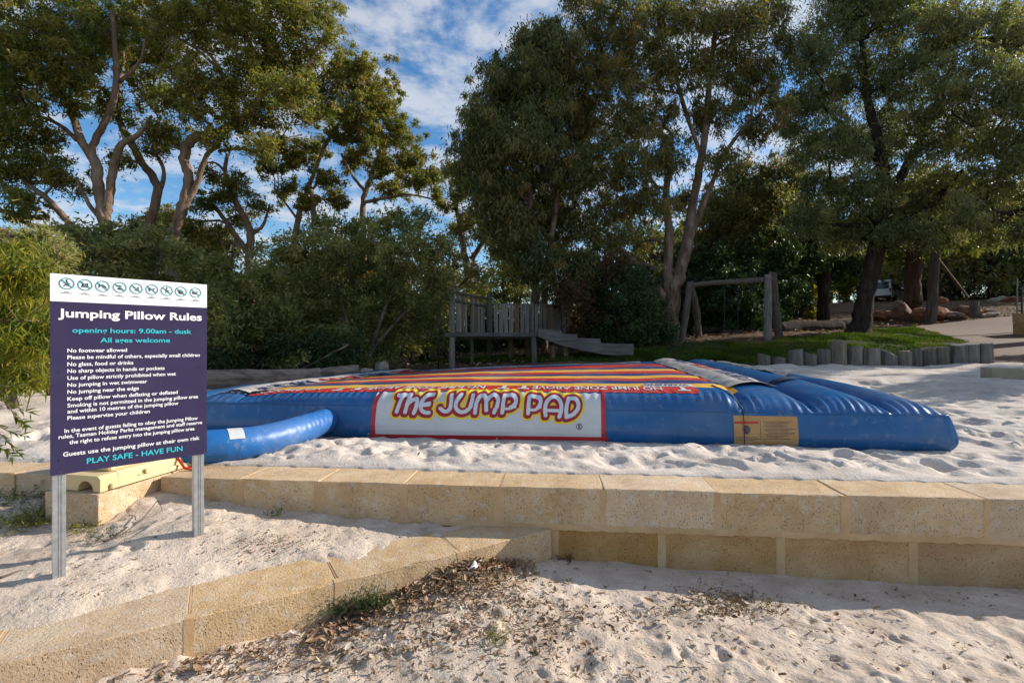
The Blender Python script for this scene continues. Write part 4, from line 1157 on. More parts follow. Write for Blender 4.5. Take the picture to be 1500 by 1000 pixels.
mb.build('air_tube', M['blue_bright'], pad, True)
mb = MB(); i0 = 76
ang = np.linspace(.2, 1.0, 6)
t_dir = C_[i0 + 1] - C_[i0]; t_dir /= np.linalg.norm(t_dir); nn_ = np.array([t_dir[1], -t_dir[0], 0])
Gp = np.array([[C_[i0] + t_dir * d_ + (nn_ * math.cos(a * 1.3 + .25) + np.array([0, 0, 1]) * math.sin(a * 1.3 + .25)) * (.183) for a in ang] for d_ in (-.02, .13)])
mb.grid(Gp); mb.build('tube_label', M['white_v'], pad, True)
mb = MB(); mb.tube([C_[50] + np.array([0, -.20, -.02]), C_[50] + np.array([-.10, -.16, .10]), C_[50] + np.array([-.18, -.05, .185])], .016, 6)
mb.tube([C_[50] + np.array([0.0, -.20, -.02]), C_[50] + np.array([.12, -.24, -.14]), C_[50] + np.array([.3, -.25, -.17])], .014, 6)
mb.build('red_strap', M['red_strap'], pad, True)
# ---------------------------------------------------------------- logs, rocks, bollards
def log_obj(name, label, cat, pts, radii, mat, n=14, group=None, wob=.10, stub=None):
    P = catmull(pts, 8); R = np.interp(np.linspace(0, 1, len(P)), np.linspace(0, 1, len(radii)), radii)
    base = P[0].copy()
    mb = MB(); mb.tube(P - base, R, n, wob=0)
    V = mb.V[0]; A = np.tile(np.arange(n), len(P)); K = np.repeat(np.arange(len(P)), n)
    ax = np.repeat(P - base, n, 0)
    sc = 1 + wob * 2.2 * fbm(K * .22 + len(pts) * 3, np.minimum(A, n - A) * .55, 3, int(abs(base[0]) * 7) % 50) + .05 * np.sin(A * 2.4)
    mb.V[0] = ax + (V - ax) * sc[:, None]
    if stub is not None:
        for (i, d, r, l) in stub:
            p = P[i] - base; mb.tube([p, p + np.array(d) * l], [r, r * .7], 8, wob=.1)
    o = mb.build(name, mat, None, True); o.location = base
    return tag(o, label, cat, group)
log_obj('fallen_log', 'long weathered grey log lying behind the near left edge of the jumping pillow', 'log',
        [W(150, 560, 12.4), W(230, 561, 12.5), W(304, 557, 12.6), W(370, 555, 12.8), W(440, 551, 13.1), W(470, 547, 13.3)], [.26, .27, .26, .25, .21, .16], M['driftlog'])
log_obj('fallen_log', 'upper tapering grey log end pointing at the small pale rock', 'log',
        [W(425, 556, 13.5), W(460, 550, 13.6), W(495, 545, 13.7), W(526, 542, 13.8)], [.13, .15, .16, .15], M['driftlog'], stub=[(6, (-.3, -.2, .6), .09, .25)])
log_obj('curved_root', 'dark curved root half buried in the sand left of the sign', 'log', [W(42, 568, 8.4), W(58, 563, 8.5), W(70, 569, 8.5), W(80, 592, 8.5)], [.05, .07, .065, .05], M['bark_dark'])

def rock(name, label, cat, c, size, mat, seed, group=None, sub=3, parent=None):
    import bmesh
    bm = bmesh.new(); bmesh.ops.create_icosphere(bm, subdivisions=sub, radius=1)
    V = np.array([v.co[:] for v in bm.verts]); F = [tuple(v.index for v in f.verts) for f in bm.faces]; bm.free()
    r = np.random.default_rng(seed)
    for _ in range(17):                                    # knock flat faces on it
        n = r.normal(size=3); n /= np.linalg.norm(n); d = r.uniform(.6, .92)
        h = V @ n; V = V - np.outer(np.clip(h - d, 0, None) * .85, n)
    V = V * (1 + .10 * fbm(V[:, 0] * 2 + seed, V[:, 1] * 2 + V[:, 2] * 1.7, 4, seed) + .05 * fbm(V[:, 0] * 7 - V[:, 2] * 5, V[:, 1] * 7 + V[:, 2] * 4, 2, seed))[:, None]
    V = V * np.array(size)
    V = V @ rotz_m(r.uniform(0, 6)).T if size[0] == size[1] else V
    o = link(name, raw_mesh(name, V, F, mat, False)); o.location = c
    return tag(o, label, cat, group)
def at_g(u, Y, dz=0.0):
    p = on_ground(u, Y); p[2] += dz; return p
rock('rock', 'small pale rounded rock at the tip of the grey log', 'rock', at_g(538, 14.6, .10), (.26, .2, .17), M['rock'], 3)
rock('rock', 'bigger shaded rock standing right of the small pale one near the shrubs', 'rock', at_g(558, 15.6, .16), (.26, .22, .30), M['rock'], 4)
bl = [(1292, 29.2, (1.0, .7, .42), .28, 'low flat red boulder touching the big dark trunk'),
      (1320, 28.6, (.72, .6, .78), .55, 'tallest rounded red boulder, between the dark trunk and the lower boulders'),
      (1347, 28.4, (.52, .5, .55), .38, 'dark-hollowed red boulder just right of the tallest one'),
      (1370, 28.2, (.95, .6, .55), .42, 'broad red boulder with a smaller stone on top, in the middle of the row'),
      (1392, 28.2, (.8, .6, .38), .25, 'low sloping red boulder at the end of the close row'),
      (1378, 29.4, (.42, .4, .32), 1.05, 'small red stone perched on the broad boulder'),
      (1412, 29.0, (.75, .5, .40), .28, 'reddish grey boulder right of the close row'),
      (1428, 28.9, (.5, .4, .28), .14, 'small brownish stone where the boulder row thins out')]
for i, (u, Y, sz, dz, lb) in enumerate(bl):
    rock('boulder', lb, 'boulder', at_g(u, Y, dz * .8), tuple(np.array(sz) * [.95, .95, .8]), M['boulder'], 20 + i, 'red boulders beside the path', 3)
for i, (u, Y, s, lb) in enumerate([(1454, 34, .45, 'pale stone farthest left along the upper path edge'), (1470, 35, .55, 'flat pale stone in the middle of the upper path edge'),
                                   (1487, 34, .8, 'large pale red stone by the upright black rail'), (1448, 29, .35, 'low bleached stone beside the lying pale log')]):
    rock('rock', lb, 'rock', at_g(u, Y, .12), (s, s * .7, s * .45), M['boulder'] if i == 2 else M['rock'], 60 + i, 'stones edging the upper path', 2)
log_obj('lying_log', 'short pale log lying on the bank above the path', 'log', [at_g(1436, 27.5, .12), at_g(1448, 27.6, .15), at_g(1462, 27.7, .14)], [.13, .14, .12], M['driftlog'])
for i, (a, b, lb, rr_) in enumerate([((1012, 23.5), (1118, 24.5), 'long dark log edging the swing bark, left length', .17), ((1140, 23.0), (1232, 24.4), 'thick dark log edging the bark between the swing and the big tree', .27),
                                 ((1188, 25.5), (1258, 26.5), 'dark log lying behind the thick one near the big tree', .2)]):
    p, q = at_g(*a, .12), at_g(*b, .15); log_obj('edging_log', lb, 'log', [p, p * .66 + q * .34 + np.array([0, .1, .02]), p * .33 + q * .67, q], [rr_, rr_ * 1.05, rr_, rr_ * .85], M['bark_dark'], group='logs edging the bark area')

# bollards: sawn poles set upright along the sand
bz = [(418, 467, 442, 484, 'half-hidden short bollard farthest left, behind the pillow'), (475, 530, 458, 484, 'lowest bollard, just left of the first tall one'), (543, 603, 423, 487, 'wide dark bollard third from the left end'),
      (603, 655, 440, 490, 'short bollard tucked against the wide dark one'), (660, 712, 422, 490, 'narrow bollard directly left of the tallest'), (713, 778, 396, 494, 'tallest bollard of the row'),
      (783, 840, 413, 490, 'pale-edged bollard directly right of the tallest'), (848, 910, 418, 492, 'bollard after a gap, second to the right of the tallest'), (917, 980, 432, 489, 'low bollard with a flat top near the middle of the right half'),
      (985, 1040, 427, 496, 'leaning bollard with a pale left face'), (1041, 1086, 425, 494, 'bollard pressed against the leaning pale-faced one'), (1088, 1140, 416, 490, 'ribbed bollard left of a dark gap'),
      (1141, 1194, 412, 488, 'ribbed bollard beside the dark squared posts'), (1198, 1252, 402, 488, 'dark squared post, first of the last three'), (1253, 1306, 398, 488, 'dark squared post, middle of the last three'), (1307, 1360, 395, 484, 'dark squared post at the right end of the row by the path')]
for i, (x0, x1, y0, y1, lb) in enumerate(bz):
    u0, u1, v0, v1 = 960 + x0 / 2.778, 960 + x1 / 2.778, 360 + y0 / 2.778, 360 + y1 / 2.778
    Y = 16.0 - max(0, i - 9) * .04 + (0.15 if i < 2 else 0)
    w_ = (u1 - u0) / FPX * Y * .97; c = on_ground((u0 + u1) / 2, Y); h = (CAMZ - (v0 - 500) / FPX * Y) - c[2]
    n_ = 22; sq = i > 12
    mb = MB(); ang = np.linspace(0, 2 * np.pi, n_, endpoint=False) + .3
    rb = np.ones(n_) * w_ / 2
    if sq: rb = w_ / 2 / np.maximum(abs(np.cos(ang)), abs(np.sin(ang))) ** .75
    rb = rb * (1 + rng.normal(0, .035, n_) - .05 * (rng.random(n_) < .25))
    lean = np.array([rng.normal(0, .02) + (.06 if i == 9 else 0), rng.normal(0, .02)])
    lv = [(-.4, 1.0), (h * .3, 1.02), (h * .7, 1.0), (h - .012, .99), (h, .95)]
    V = []
    tilt = rng.normal(0, .09, 2)
    for z, k in lv:
        zz = z + (np.cos(ang) * tilt[0] + np.sin(ang) * tilt[1]) * w_ * (z > h * .6)
        V.append(np.stack([np.cos(ang) * rb * k + lean[0] * z, np.sin(ang) * rb * k * (.9 if not sq else 1) + lean[1] * z, zz], 1))
    F = [(a * n_ + j, a * n_ + (j + 1) % n_, (a + 1) * n_ + (j + 1) % n_, (a + 1) * n_ + j) for a in range(len(lv) - 1) for j in range(n_)] + [tuple(range((len(lv) - 1) * n_, len(lv) * n_))]
    mb.add(np.vstack(V), F)
    o = mb.build('bollard', M['wood'], None, False); o.location = c
    tag(o, lb, 'bollard', 'wooden bollards between the sand and the lawn')

# ---------------------------------------------------------------- wooden play fort
A_ = np.array([-2.14, 17.0]); B_ = np.array([.86, 17.35]); ex = (B_ - A_) / np.linalg.norm(B_ - A_); WX = float(np.linalg.norm(B_ - A_)); ey = np.array([-ex[1], ex[0]])
ey = np.array([.36, .933]); DY = 3.0
fz = gz(*A_)
fort = thing('play_fort', 'raised grey timber play platform with plank railings and a stepped ramp, in the shade', 'play fort', (A_[0], A_[1], fz))
DZ = 1.61 - fz
def fp(a, b, z): p = ex * a + ey * b; return np.array([p[0], p[1], z])
def fpost(a, b, ztop, r, mat='wood', zb=-.5, n=10):
    mb = MB(); P = [fp(a, b, z) + np.array([rng.normal(0, .008), 0, 0]) for z in np.linspace(zb, ztop, 5)]
    mb.tube(P, [r * 1.05, r, r * .98, r, r * .93], n, wob=.03); return mb.build('post', M[mat], fort, False)
fpost(.08, -.02, 3.14 - fz, .105); fpost(WX - .08, -.02, DZ - .02, .10); fpost(.15, DY, 3.25 - fz, .12); fpost(WX, DY, 2.95 - fz, .09)
fpost(.1, DY * .5, 2.95 - fz, .07); fpost(WX * .62, DY, 3.2 - fz, .05, 'wood'); fpost(WX * .5, DY * .55, DZ - .05, .11, 'wood_warm'); fpost(WX * .66, DY * .7, DZ - .05, .1, 'wood_warm')
for k, b in enumerate(np.linspace(-.05, DY - .1, 16)):      # deck boards run across
    mb = MB(); c = fp(WX / 2, b + .085, DZ - .03); mb.box(c, (WX + .2, .175, .05), rotz_m(math.atan2(ex[1], ex[0])), .008); mb.build('deck_board', M['wood_h'], fort)
mb = MB(); mb.box(fp(WX / 2, -.13, DZ - .08), (WX + .22, .05, .13), rotz_m(math.atan2(ex[1], ex[0])), .01); mb.build('front_joist', M['wood_h'], fort)
for b in (.9, 2.1): 
    mb = MB(); mb.box(fp(WX / 2, b, DZ - .14), (WX + .1, .08, .16), rotz_m(math.atan2(ex[1], ex[0])), .01); mb.build('joist', M['wood_h'], fort)
def plank(a, b, w_, z0, z1, yaw, mat, th=.03):
    mb = MB(); mb.box((0, 0, (z1 - z0) / 2), (w_, th, z1 - z0), None, .006); o = mb.build('plank', M[mat], fort)
    p = fp(a, b, z0); o.location = p; o.rotation_euler = (rng.normal(0, .01), rng.normal(0, .014), yaw); return o
yaw_b = math.atan2(ex[1], ex[0]); yaw_l = math.atan2(ey[1], ey[0])
x_ = .35
k = 0
while x_ < WX + .35:
    w_ = rng.uniform(.13, .21)
    plank(x_ + w_ / 2, DY - .02, w_, DZ + .02, 2.84 - fz + rng.normal(0, .03), yaw_b, 'wood_warm' if k % 7 == 4 else 'plank_grey'); x_ += w_ + rng.uniform(.02, .055); k += 1
y_ = .30; k = 0
while y_ < DY - .2:
    w_ = rng.uniform(.14, .22)
    if 4 != k: plank(.06, y_ + w_ / 2, w_, DZ + .02, 3.02 - fz - .05 * y_ + rng.normal(0, .07), yaw_l, 'wood_warm' if k in (2, 6) else 'plank_grey')
    y_ += w_ + rng.uniform(.03, .10); k += 1
for (a0, b0, a1, b1, z, r_) in ((.1, 0, .1, DY, 2.72 - fz, .04), (.1, DY + .05, WX, DY + .05, 2.80 - fz, .04), (.1, 0, .1, DY, 3.02 - fz, .045), (WX, .3 + 1.5, WX, DY, 2.7 - fz, .04)):
    mb = MB(); mb.tube([fp(a0, b0, z), fp((a0 + a1) / 2, (b0 + b1) / 2, z - .02), fp(a1, b1, z)], r_, 8, wob=.05); mb.build('rail', M['wood_h'], fort)
y_ = 1.9
while y_ < DY - .1:
    plank(WX, y_, .15, DZ + .02, 2.75 - fz, yaw_l, 'wood'); y_ += .2
mb = MB(); mb.tube([fp(0, -.05, 2.72 - fz), fp(-.22, -.07, 2.76 - fz), fp(-.34, -.08, 2.60 - fz), fp(-.36, -.08, 1.6 - fz), fp(-.36, -.08, -.2)], .022, 8); mb.build('hand_hoop', M['black_metal'], fort, True)
# ramp of stepped half logs going down to the right
Yr = 17.15
def rp(z_u, z_v): p = W(620 + z_u / 4.167, 380 + z_v / 4.167, Yr); return p
topl = [(700, 422), (842, 430), (845, 452), (938, 456), (942, 478), (1080, 484), (1084, 510), (1284, 516), (1284, 584), (1180, 586), (1090, 578), (960, 552), (850, 526), (740, 486), (700, 468)]
base = np.array([A_[0], A_[1], fz])
poly = [rp(*p) for p in topl]
poly2 = [(p[0], p[2]) for p in poly]
ramp = MB(); ramp.prism(poly2, (0 - base[0], Yr - base[1], -base[2]), (1, 0, 0), (0, 0, 1), (0.02, .10, 0)); ramp.build('ramp_cheek', M['wood_h'], fort)
ramp = MB(); ramp.prism(poly2, (0 - base[0], Yr + .95 - base[1], -base[2]), (1, 0, 0), (0, 0, 1), (0.02, .10, 0)); ramp.build('ramp_cheek', M['wood_h'], fort)
for (a, b) in (((700, 436), (838, 440)), ((845, 460), (935, 464)), ((942, 486), (1076, 492)), ((1086, 518), (1280, 524))):
    p, q = rp(*a), rp(*b); mb = MB(); mb.box(((p[0] + q[0]) / 2 - base[0], Yr + .525 - base[1], (p[2] + q[2]) / 2 - .05 - base[2]), (q[0] - p[0], .84, .12), None, .015); mb.build('tread', M['wood_h'], fort)
for u in (1090, 880, 800): mb = MB(); p = rp(u, 545); mb.tube([(p[0] - base[0], Yr + .5 - base[1], p[2] - base[2] - .1 + (0.12 if u > 1000 else .22)), (p[0] - base[0], Yr + .5 - base[1], -.4)], .09, 8); mb.build('ramp_support', M['wood_warm'], fort)

# ---------------------------------------------------------------- swing frame
sw0 = on_ground(1003, 20.5); sw = thing('swing_frame', 'rustic log swing frame standing in shade beyond the lawn', 'swing frame', sw0)
def sp(u, v, Y): return W(u, v, Y) - sw0
def leg(u0, v0, Y0, u1, v1, Y1, r, nm='leg', mat='wood'):
    a, b = sp(u0, v0, Y0), sp(u1, v1, Y1); a = a - (b - a) / np.linalg.norm(b - a) * .25
    mb = MB(); m = (a + b) / 2 + np.array([rng.normal(0, .03), 0, 0]); mb.tube([a, (a + m) / 2, m, (m + b) / 2, b], [r * 1.05, r, r * 1.03, r, r * .92], 10, wob=.05); return mb.build(nm, M[mat], sw)
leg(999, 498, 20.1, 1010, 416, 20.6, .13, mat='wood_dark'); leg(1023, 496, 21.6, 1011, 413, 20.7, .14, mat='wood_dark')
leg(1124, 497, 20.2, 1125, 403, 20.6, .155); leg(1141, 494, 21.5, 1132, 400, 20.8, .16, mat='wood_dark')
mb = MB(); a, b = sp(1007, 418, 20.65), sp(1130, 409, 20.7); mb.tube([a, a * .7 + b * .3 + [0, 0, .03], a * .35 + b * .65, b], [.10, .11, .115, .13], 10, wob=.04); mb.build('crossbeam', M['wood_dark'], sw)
mb = MB(); mb.tube([sp(1128, 398, 20.6), sp(1128, 420, 20.6)], .05, 8); mb.build('peg', M['wood'], sw)
seat = MB(); seat.box(sp(1071, 486, 20.7), (.85, .35, .10), bev=.03); st_o = seat.build('swing_seat', M['bark_dark'], sw)
for u in (1061, 1081):
    mb = MB(); mb.tube([sp(u, 484, 20.7), sp(u, 414, 20.68)], .012, 5); mb.build('chain', M['black_metal'], sw)

# ---------------------------------------------------------------- leaning pole, brace and stump
pb = on_ground(1361, 27.5); pole = thing('bare_pole', 'bare grey pole with a thin brace slanting down to the right, behind the boulders', 'pole', pb)
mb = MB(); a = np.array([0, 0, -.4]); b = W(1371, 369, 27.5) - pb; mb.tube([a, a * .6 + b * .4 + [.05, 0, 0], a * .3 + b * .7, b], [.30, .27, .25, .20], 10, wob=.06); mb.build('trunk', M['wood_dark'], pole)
mb = MB(); mb.tube([W(1374, 379, 27.3) - pb, W(1419, 436, 27.8) - pb], [.06, .05], 8); mb.build('brace', M['wood_warm'], pole)
sb = on_ground(1427, 28); mb = MB(); mb.tube([(0, 0, -.3), (.02, 0, .5), (.05, 0, .92)], [.24, .23, .22], 10, wob=.06); o = mb.build('stump_post', M['wood'], None); o.location = sb + np.array([0, 0, 0]); tag(o, 'short cut-off stump at the foot of the slanting brace', 'stump')

# ---------------------------------------------------------------- path, kerb, block pier with rail
pth = [hit(u, v) for u, v in ((1337, 478), (1372, 489), (1408, 500), (1445, 516), (1452, 531), (1475, 541), (1510, 553), (1560, 566))]
far = [hit(u, v, 15, 60) for u, v in ((1560, 458), (1500, 462), (1430, 468))]
poly_path = [tuple(p) for p in pth] + [tuple(p) for p in far]
pxs = [p[0] for p in poly_path]; pys = [p[1] for p in poly_path]
def path_z(X, Y): return base_z(X, Y) * .0 + ground_z(X, Y) + .03 + np.clip(poly_sd(poly_path, X, Y) * .8, -.25, .0)
sheet('path', np.arange(min(pxs) - .4, max(pxs) + .4, .18), np.arange(min(pys) - .4, max(pys) + .4, .18), path_z, lambda X, Y: poly_sd(poly_path, X, Y) > -.3, M['path'])
k0, k1 = W(1453, 540, 12.6), W(1530, 560, 11.6)
kb = thing('pale_kerb', 'pale flat limestone kerb at the edge of the sand by the path', 'kerb', (0, 0, 0))
V, F = rough_block(k0[:2], (k1 - k0)[:2] / np.linalg.norm((k1 - k0)[:2]), np.array([.35, .94]), 1.7, .55, gz(*k0[:2]) - .3, k0[2] + .02, 900)
link('limestone_block', raw_mesh('limestone_block', V, F, M['kerb'], False), kb)
pier = thing('block_pier', 'stacked limestone block pier at the right edge beyond the path', 'wall', (0, 0, 0))
pp = on_ground(1500, 21.0)
for i, (dx_, z0, z1) in enumerate(((.33, -.4, .62), (.31, .62, 1.02))):
    for j in range(2):
        V, F = rough_block(pp[:2] + np.array([dx_ + j * 1.22, 0]), np.array([1., 0]), np.array([0., 1.]), 1.2, .8, pp[2] + z0 + .01, pp[2] + z1, 910 + i * 3 + j, .2)
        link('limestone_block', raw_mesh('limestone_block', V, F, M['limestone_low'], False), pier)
rb_ = on_ground(1490, 22.5); rail = thing('steel_rail', 'dark upright rail with one bright steel post behind the block pier', 'railing', rb_)
zt = W(1490, 408, 22.5)[2] - rb_[2]
mb = MB(); mb.tube([(0, 0, 0), (0, 0, zt)], .03, 8); mb.build('post', M['steel'], rail)
mb = MB(); mb.tube([(.22, 0, 0), (.22, 0, zt * .85)], .04, 8); mb.build('post', M['black_metal'], rail)
mb = MB(); mb.tube([(0, 0, zt * .75), (1.6, 0, zt * .75)], .025, 8); mb.build('crossbar', M['black_metal'], rail)
mb = MB(); mb.tube([(0, 0, zt * .4), (1.6, 0, zt * .4)], .025, 8); mb.build('crossbar', M['black_metal'], rail)

# ---------------------------------------------------------------- vehicles among the trees
def make_van(name, label, cat, loc, yaw, mat, L=4.9, H=2.05, small=False):
    t = thing(name, label, cat, loc, None, yaw)
    Wd = 1.72; x1 = L / 2
    if small: prof = [(-x1, .35), (-x1, .85), (-x1 + .25, 1.0), (-x1 + .9, H), (x1 - 1.9, H), (x1 - 1.1, 1.0), (x1 - .1, .82), (x1, .35)]
    else: prof = [(-x1, .35), (-x1 - .02, 1.0), (-x1 + .12, H - .1), (-x1 + .3, H), (x1 - 1.35, H), (x1 - 1.1, H - .08), (x1 - .55, 1.12), (x1 - .08, .95), (x1, .7), (x1 - .02, .35)]
    n = len(prof); V = []
    for s_, k in ((-1, .90), (-1, 1.0), (1, 1.0), (1, .90)):
        for x, z in prof:
            tum = 1 - .10 * max(0, (z - 1.0) / (H - 1.0))
            V.append((x * (.985 if k < 1 else 1), s_ * Wd / 2 * (1.0 if k < 1 else .965) * tum, z if k < 1 else z))
    # side skins slightly inside the rounded shoulder
    order = [0, 1, 2, 3]; F = []
    for a, b in ((0, 1), (1, 2), (2, 3)):
        for i in range(n): F.append((a * n + i, a * n + (i + 1) % n, b * n + (i + 1) % n, b * n + i))
    F += [tuple(range(n))[::-1], tuple(range(3 * n, 4 * n))]
    mb = MB(); mb.add(V, F); mb.build('body', mat, t)
    sy = Wd / 2 * .985
    def pane(nm, pts, m_):
        mb = MB(); mb.add(pts, [tuple(range(len(pts)))]); return mb.build(nm, m_, t)
    if not small:
        for s_ in (-1, 1):
            pane('side_window', [(x1 - 1.75, s_ * (sy * .985 + .012), 1.15), (x1 - .75, s_ * (sy * .985 + .012), 1.15), (x1 - 1.15, s_ * (sy * .94), H - .25), (x1 - 1.75, s_ * (sy * .94), H - .25)], M['glass'])
            mb = MB()
            for z in (.9, 1.25, 1.5): mb.box((-.5, s_ * sy * (1.005 - .02 * (z > 1.2)), z), (L * .55, .02, .03))
            mb.build('side_rib', mat, t)
        pane('rear_window', [(-x1 - .012, -.62, 1.2), (-x1 + .085, -.58, H - .22), (-x1 + .085, .58, H - .22), (-x1 - .012, .62, 1.2)], M['glass'])
        pane('windscreen', [(x1 - .62, -.68, 1.17), (x1 - 1.12, -.62, H - .15), (x1 - 1.12, .62, H - .15), (x1 - .62, .68, 1.17)], M['glass'])
        for s_ in (-1, 1):
            mb = MB(); mb.box((-x1 - .01, s_ * .76, 1.02), (.05, .13, .36), bev=.015); mb.build('tail_lamp', M['lamp_red'], t)
    else:
        pane('rear_window', [(-x1 + .30, -.55, 1.05), (-x1 + .80, -.5, H - .08), (-x1 + .80, .5, H - .08), (-x1 + .30, .55, 1.05)], M['glass'])
        for s_ in (-1, 1): pane('side_window', [(-x1 + .7, s_ * sy * .99, 1.02), (x1 - 1.2, s_ * sy * .99, 1.02), (x1 - 1.8, s_ * sy * .92, H - .1), (-x1 + 1.0, s_ * sy * .92, H - .1)], M['glass'])
    mb = MB(); mb.box((-x1 - .04, 0, .45), (.16, Wd * .98, .2), bev=.04); mb.build('rear_bumper', M['black_metal'] if not small else mat, t)
    for x in (-x1 + .95, x1 - .95):
        for s_ in (-1, 1):
            mb = MB(); mb.tube([(x, s_ * (sy - .2), .32), (x, s_ * (sy + .02), .32)], .32, 18); w_ = mb.build('wheel', M['tyre'], t)
            mb = MB(); mb.tube([(x, s_ * (sy + .0), .32), (x, s_ * (sy + .03), .32)], .19, 12); mb.build('hub_cap', M['steel'], w_)
    return t
vp = on_ground(1314, 48)
make_van('parked_van', 'pale grey van parked beyond the big dark tree trunk, seen from its rear corner', 'van', (vp[0] + .2, vp[1] + 1, vp[2]), math.radians(34), M['van'])
cp_ = on_ground(1161, 38)
make_van('parked_car', 'white car mostly hidden by sunlit greenery behind the swing', 'car', (cp_[0], cp_[1], cp_[2]), math.radians(20), M['van'], 4.2, 1.4, True)
# ---------------------------------------------------------------- trees
def rand_unit(r, n):
    v = r.normal(size=(n, 3)); return v / np.linalg.norm(v, axis=1)[:, None]
def leaves_mesh(name, C, r, per, L, Wd, mat, parent, origin, spread=.28, droop=.5, tints=None, fold=.12, tri=False):
    """C (m,4): clump centres with a radius; per leaves each"""
    m = len(C); n = m * per
    idx = np.repeat(np.arange(m), per)
    rad = C[idx, 3]
    off = r.normal(size=(n, 3)) * np.array([.5, .5, .42]) * rad[:, None]
    P = C[idx, :3] + off
    if droop > 1.0: P[:, 2] -= np.abs(r.normal(size=n)) * rad * (droop - 1.0)
    a = rand_unit(r, n); a[:, 2] -= droop; a /= np.linalg.norm(a, axis=1)[:, None]
    w = np.cross(a, rand_unit(r, n)); w /= np.maximum(np.linalg.norm(w, axis=1)[:, None], 1e-6)
    nn = np.cross(a, w)
    l = (L * r.uniform(.6, 1.25, n))[:, None]; wd = (Wd * r.uniform(.7, 1.2, n))[:, None]
    P = P - np.asarray(origin)
    if tri:
        V = np.stack([P - w * wd * .5, P + w * wd * .5, P + a * l], 1).reshape(-1, 3); k = 3
    else:
        V = np.stack([P, P + a * l * .45 + w * wd * .5 + nn * wd * fold, P + a * l - nn * l * fold * .5, P + a * l * .45 - w * wd * .5 + nn * wd * fold], 1).reshape(-1, 3); k = 4
    F = np.arange(n * k).reshape(n, k)
    ct = r.beta(2, 2.3, m) if tints is None else tints
    t = np.clip(ct[idx] * .75 + r.normal(0, .16, n) + .1, 0, 1)
    return link(name, raw_mesh(name, V, F, mat, False, attr={'tint': np.repeat(t, k)}), parent)

def wob_path(a, b, r, n=6, amp=.12, sag=0.0):
    a, b = np.asarray(a, float), np.asarray(b, float); d = np.linalg.norm(b - a)
    t = np.linspace(0, 1, n)[:, None]; P = a * (1 - t) + b * t
    j = r.normal(0, amp * d, (n, 3)) * np.sin(np.pi * t) * .6
    P = P + j; P[:, 2] += -sag * d * np.sin(np.pi * t[:, 0]); return P

